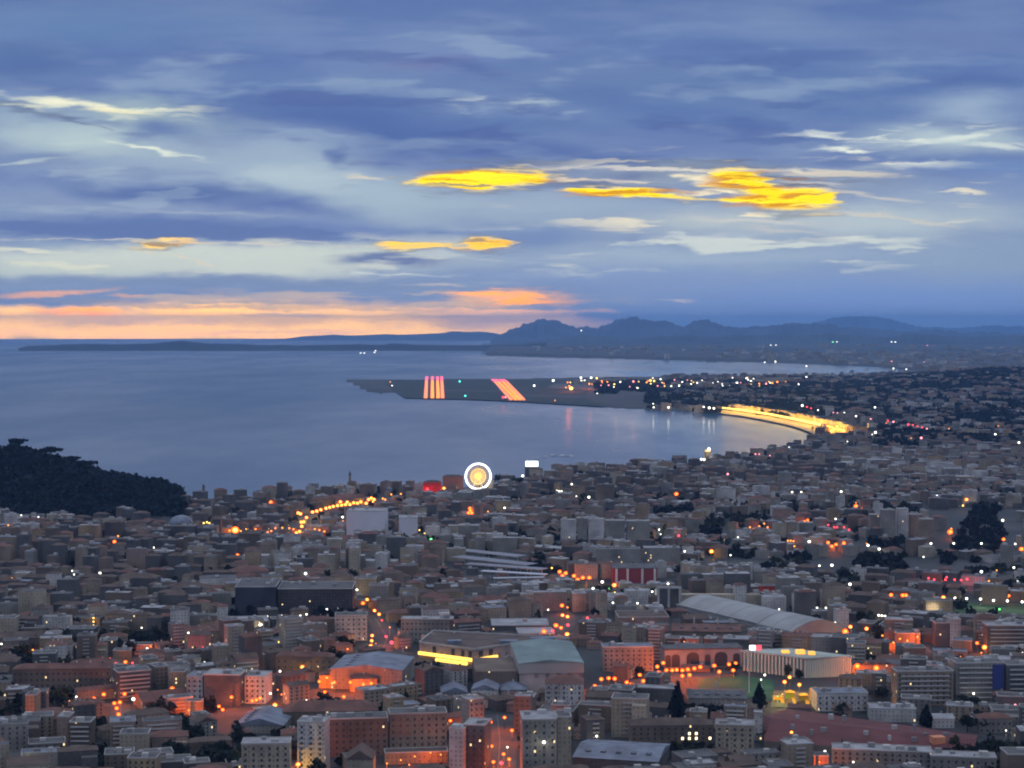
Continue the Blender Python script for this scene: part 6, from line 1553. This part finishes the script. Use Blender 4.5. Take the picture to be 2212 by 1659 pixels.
for (px, py, c, s, P, label, group, h, keep, elong) in LAMPS:
    p = at(px, py, 3 + h); d = p.y
    onhill = castle_h(p.x, p.y)
    if d > 9500:      # lamps on the far coast and hills: where the line of sight meets the slope
        dr = Vector((p.x, p.y, p.z - CAM_H)).normalized()
        ok, loc, nrm, idx, ob, mtx = scene.ray_cast(DG, Vector((0, 0, CAM_H)), dr)
        if ok and 9000 < loc.y < 60000 and ob.name != 'haze': p = loc - dr * 30; d = p.y
    r = max(0.4, 0.5 * s / F * d * (0.66 if d < 5000 else 0.62))
    colour = LC[c][0]
    if label is None:
        size = 'large ' if s >= 9 else ('tiny ' if s <= 4 else '')
        label = unique(size + colour + (' street lamp' if d < 5000 else ' light'), p.x, p.y)
    if group == 'golden promenade lamps' or group == 'bright knot ending the promenade': nm, cat = 'promenade_lamp', 'promenade lamp'  # one sort of lamp, named apart by place
    elif group == 'golden lamps of the old avenue': nm, cat = 'avenue_lamp', 'avenue lamp'
    elif group == 'white lamps on the concrete tower': nm, cat = 'wall_lamp', 'wall lamp'
    elif c in 'rg' and d < 5000 and 'street lamp' in label: nm, cat = 'traffic_light', 'traffic light'; label = label.replace('street lamp', 'traffic light')
    elif group and any(k_ in group for k_ in ('courtyard', 'grey trio', 'small square', 'small orange block', 'terrace', 'low building')): nm, cat = 'clustered_street_lamp', 'courtyard lamp'  # street lamps in yards, squares and terraces
    elif group and any(k_ in group for k_ in ('park square', 'green field', 'playground')): nm, cat = 'park_lamp', 'park lamp'
    elif d < 5000: nm, cat = 'street_lamp', 'street lamp'
    else: nm, cat = 'floodlight_mast', 'floodlight'
    e = tag(empty(nm, (p.x, p.y, p.z - h)), label, cat, group)
    o = bpy.data.objects.new('pole', POLEM); C.objects.link(o); o.parent = e; o.scale = (0.35, 0.35, h)
    o = bpy.data.objects.new('arm', ARMM); C.objects.link(o); o.parent = e; o.scale = (1.2, 0.2, 0.2); o.location = (0, 0, h - r * 0.2)
    o = bpy.data.objects.new('lamp_head', SPH[c]); C.objects.link(o); o.parent = e; o.scale = (r, r, r * 0.9); o.location = (0, -0.1, h)
    if c in 'oy' and s >= 7 and d < 5000 and cat != 'wall lamp':  # larger warm lamps get the added glow ring
        o = bpy.data.objects.new('glow_ring', GLOWM); C.objects.link(o); o.parent = e; o.scale = (r * 1.75, r * 1.75, r * 1.5); o.location = (0, 0.5 * r, h)
    if P:
        P_ = P * (1.6 if c == 'o' else 1.1)
        key = (c, P_)
        if key not in LDAT:
            l = ly.new('lamp_light', 'POINT'); l.energy = P_; l.color = LC[c][3]; l.shadow_soft_size = 0; LDAT[key] = l
        lo = bpy.data.objects.new('lamp_light', LDAT[key]); C.objects.link(lo); lo.parent = e; lo.location = (0, -r - 0.8, h - (3.0 if h < 12 else 1.0))
    if d < 5000: TAKEN.append((p.x, p.y, 4))
    if keep and d < 11000: KEEP.append((px - s * 0.6, px + s * 0.6, py + s * 0.8, d))

# ------------------------------------------------------------------ the rest of the city
KX0 = np.array([k[0] for k in KEEP]); KX1 = np.array([k[1] for k in KEEP]); KY = np.array([k[2] for k in KEEP]); KD = np.array([k[3] for k in KEEP])
TX = np.array([t[0] for t in TAKEN]); TY = np.array([t[1] for t in TAKEN]); TR = np.array([t[2] for t in TAKEN])
def free(x, y, r): return not np.any((TX - x) ** 2 + (TY - y) ** 2 < (TR + r) ** 2)
def cap_height(x, y, w, h):
    """keep lamps and landmarks farther out in sight: no taller than the line of sight to their feet"""
    px0, _ = proj(x - w / 2, y, G(x, y)); px1, _ = proj(x + w / 2, y, G(x, y))
    m = (KX0 < px1) & (KX1 > px0) & (KD > y + 5)
    if not m.any(): return h
    yb = KY[m].max()
    v = (yb - 829.5) / F; dz = (-SP - v * CP) / (CP - v * SP)
    return min(h, CAM_H + dz * y - G(x, y))
wn = ['cream', 'ochre', 'tan', 'pink', 'grey', 'white', 'brown', 'dark grey']
cand = []; greens = []
y = 1010.0
ca, sa = math.cos(R(9)), math.sin(R(9))
while y < 10300:
    near = y < 5000
    sp = 25 if y < 1900 else 28 if y < 2600 else (31 if y < 4200 else (38 if near else 54))
    px0, px1 = (-380, 2590) if y < 3200 else (-120, 2420)
    x = (px0 - 1106) / F * y
    off = random.uniform(0, sp)
    while x < (px1 - 1106) / F * y:
        xx = x + off + random.uniform(-4, 4); yy = y + random.uniform(-5, 5) + 6 * math.sin(x * 0.011) + (x * 0.06)
        x += sp * random.uniform(0.85, 1.3)
        px, py = proj(xx, yy, G(xx, yy))
        if not is_land(px, py + 0.8) or not is_land(px, py - (1.5 if py > 900 else 0.2)): continue
        if castle_h(xx, yy) > 1.5: continue
        if px < 1430 and py < 882 and not (px > 1215 and 822 < py < 836 and random.random() < 0.5): continue
        if 1545 < px < 1770 and interp(PROM, px) - 1.5 < py < 950: continue
        if yy > 5200 and random.random() < 0.2: continue
        cell = (int(xx // 330), int(yy // 420)); rr = random.Random(cell[0] * 911 + cell[1] * 37)
        rot = R(rr.choice([-24, -12, -4, 6, 14, 28]) + random.uniform(-4, 4)); hb = rr.uniform(9, 20) if yy > 2300 else rr.uniform(11, 23); pal = rr.random(); gapp = rr.choice([0, 0, 0.05, 0.12, 0.3])
        if random.random() < gapp: greens.append((xx, yy)); continue
        w, d = random.uniform(10, 27), random.uniform(10, 18)
        if random.random() < 0.04: w, d, hb = w * 1.8, d * 1.9, 8
        if random.random() < 0.12: w *= 1.45
        h = max(6, random.gauss(hb, 4.2))
        if random.random() < 0.05: h *= 1.5
        if random.random() < 0.15: h = random.uniform(5.5, 9)
        if yy > 5200: w, d = w * 1.4, d * 1.3
        if py > 900 and px < 1760 and py < interp(SHORE_A, px) + 14: h = min(h, 18) + 2
        if not free(xx, yy, min(w, d) * 0.52): 
            w, d = 12, 11
            if not free(xx, yy, 5): continue
        h = cap_height(xx, yy, w * 1.05, h)
        if h < 3.2: continue
        redp = 0.5 if px < 1000 else (0.42 if px < 1500 else 0.26)
        if yy > 4300: redp = 0.35
        wl = random.choices(wn, [3, 3, 4, 3, 3, 1.3, 4, 3] if px < 1300 else [2, 1.5, 3, 1, 5, 2, 3, 4])[0]
        if h < 10: rf = random.choices(['red tiled', 'brown tiled', 'flat grey', 'pale flat', 'blue-grey'], [redp * 1.3, redp, 0.2, 0.12, 0.1])[0]
        else: rf = random.choices(['red tiled', 'brown tiled', 'flat grey', 'pale flat', 'blue-grey'], [redp * 0.8, redp * 0.8, 0.5, 0.22, 0.1])[0]
        if pal > 0.7 and random.random() < 0.5: wl = random.choice(['white', 'cream', 'grey']); rf = random.choice(['pale flat', 'flat grey', 'pale flat'])
        if pal < 0.2 and random.random() < 0.6: wl = random.choice(['dark grey', 'brown', 'dark grey']); rf = random.choice(['brown tiled', 'flat grey'])
        cand.append((yy, xx, w, d, h, rot, wl, rf))
    y += sp * (0.86 if near else 0.9)
cand.sort()
def in_view(c):
    px, py = proj(c[1], c[0], G(c[1], c[0]) + c[4]); return -10 < px < 2222 and py < 1655
nb, nh = 0, 0
rest = []
STOREY = ['', 'one', 'two', 'three', 'four', 'five', 'six', 'seven', 'eight', 'nine', 'ten', 'eleven', 'twelve', 'thirteen']
for c in cand:
    yy, xx, w, d, h, rot, wl, rf = c
    tall = h >= 10
    if not in_view(c) or (tall and nb >= 225) or (not tall and nh >= 180): rest.append(c); continue
    if tall: nb += 1
    else: nh += 1
    st = max(1, min(13, int(round(h / 3.05))))
    kind = 'block' if tall else 'house'
    lab = unique(f'{wl} {STOREY[st]}-storey {kind} with {rf} roof', xx, yy)
    if len(lab.split()) > 16: lab = unique(f'{wl} {kind} with {rf} roof', xx, yy)
    if len(lab.split()) > 16: lab = ' '.join(lab.split()[:16])
    e = tag(empty('apartment_building' if tall else 'house', (xx, yy, G(xx, yy)), rot), lab, 'apartment block' if tall else 'house', 'blocks of the near city' if tall else 'houses of the near city')
    b = MB(); b.box(0, 0, -4, h, w, d, zg=0)
    ell = tall and w > 22 and random.random() < 0.4
    b.build('wall', WM[wl], e)
    if ell:
        b = MB(); b.box(w * 0.5 - 5.5, -d / 2 - 3.5, -4, h - 3, 10, 7, zg=0); b.build('side_wing', WM[wl], e)
    if rf.endswith('tiled'):
        b = MB(); b.hip(0, 0, h, w, d, min(w, d) * random.uniform(0.16, 0.25), gable=random.random() < 0.35); r = b.build('roof', ROOFS[rf], e)
        for k in range(random.choice((1, 2, 2))):
            b = MB(); b.box(random.uniform(-0.35, 0.35) * w, random.uniform(-1.5, 1.5), h, h + min(w, d) * 0.2 + 1.2, 1.3, 0.9); b.build('chimney', TRIM if k else WM[wl], r)
    else:
        b = MB()
        for (a, q, ww, dd) in ((0, -d / 2, w + 0.4, 0.4), (0, d / 2, w + 0.4, 0.4), (-w / 2, 0, 0.4, d - 0.4), (w / 2, 0, 0.4, d - 0.4)): b.box(a, q, h + 0.002, h + 0.8, ww, dd)
        b.build('parapet', TRIM if random.random() < 0.6 else CONC, e)
        b = MB(); b.box(0, 0, h - 0.3, h + 0.12, w - 0.6, d - 0.6); b.build('roof', ROOFS[rf], e)
        for k in range(random.choice((1, 2, 3)) if tall else 1):
            b = MB(); b.box(random.uniform(-0.35, 0.35) * w, random.uniform(-0.2, 0.2) * d, h + 0.12, h + random.uniform(1.4, 3.2), random.uniform(2, 5), random.uniform(2, 4)); b.build('rooftop_unit', CONC if k % 2 else TRIM, e)
    if tall and yy < 1700 and abs(rot) < 0.5 and random.random() < 0.6:
        balconies_on(e, w, h, d, st, frac=random.choice((0.35, 0.8, 0.9)))
    elif tall and yy < 1450 and w < 24:
        windows_on(e, w, h, d, min(st, 7), max(3, int(w / 4)), 1.3, 1.6)
# trees in the yards and gardens
nt_ = 0; gp = []
for (xx, yy) in sorted(greens, key=lambda q: q[1]):
    if not free(xx, yy, 4): continue
    px, py = proj(xx, yy, G(xx, yy))
    if nt_ < 60 and -5 < px < 2217 and py < 1660:
        nt_ += 1; k = random.uniform(8, 13)
        tree(px, 0, k * 1.1 / yy * F, min(k, cap_height(xx, yy, 8, 14)) / yy * F, 'round', unique('dark garden tree', xx, yy), 'garden trees of the near city', d=yy)
    for q in range(3): gp.append((xx + random.uniform(-9, 9), yy + random.uniform(-9, 9), 2.0))
for _ in range(1700):
    yy = random.uniform(1050, 4900); xx = random.uniform(-0.3, 0.3) * yy
    px, py = proj(xx, yy, G(xx, yy))
    if is_land(px, py + 2) and is_land(px, py - 8) and castle_h(xx, yy) < 1 and free(xx, yy, 3) and cap_height(xx, yy, 10, 12) > 9: gp.append((xx, yy, 2.5))
wood('yard_greenery', gp, 9, 9, LEAF, 34, 9)
# beyond them: blocks no longer told apart
rest_near = [c for c in rest]
names = list(WM); rnames = list(ROOFS)
mats_all = [WM[n] for n in names] + [ROOFS[n] for n in rnames] + [TRIM]
b = MB()
for yy, xx, w, d, h, rot, wl, rf in rest_near:
    g = G(xx, yy) + west_h(xx, yy)
    mi, ri = names.index(wl), len(names) + rnames.index(rf)
    b.box(xx, yy, g - 5, g + h, w, d, rot, mi, top=ri, zg=g)
    if rf.endswith('tiled'): b.hip(xx, yy, g + h + 0.02, w, d, min(w, d) * 0.2, rot, ri, over=0.4)
    elif yy < 3600:
        b.box(xx + random.uniform(-3, 3), yy + random.uniform(-2, 2), g + h, g + h + random.uniform(1.5, 3), random.uniform(3, 7), random.uniform(3, 5), rot, len(names) + 5, zg=g - 60)
for _ in range(1500):
    px, py = random.uniform(1160, 2260), 752 + 58 * random.random() ** 0.6
    if py > interp(SHORE_C, px) - 0.8 and px < 2040: continue
    p = at(px, py, 3)
    if p.y < 9500 or random.random() < 0.4 + 0.5 * math.sin(p.x * 0.0013) * math.sin(p.y * 0.0009): continue
    wl = random.choice(['white', 'cream', 'grey', 'tan']); mi = names.index(wl)
    b.box(p.x, p.y, p.z - 5, ground_z(p.x, p.y) + land_h(p.x, p.y) + random.uniform(9, 30), random.uniform(24, 90), 24, random.uniform(-.5, .5), mi, top=len(names) + random.randrange(4), zg=p.z)
b.build('distant_city', mats_all, kind='stuff')
print('FILL', nb, nh, len(rest))
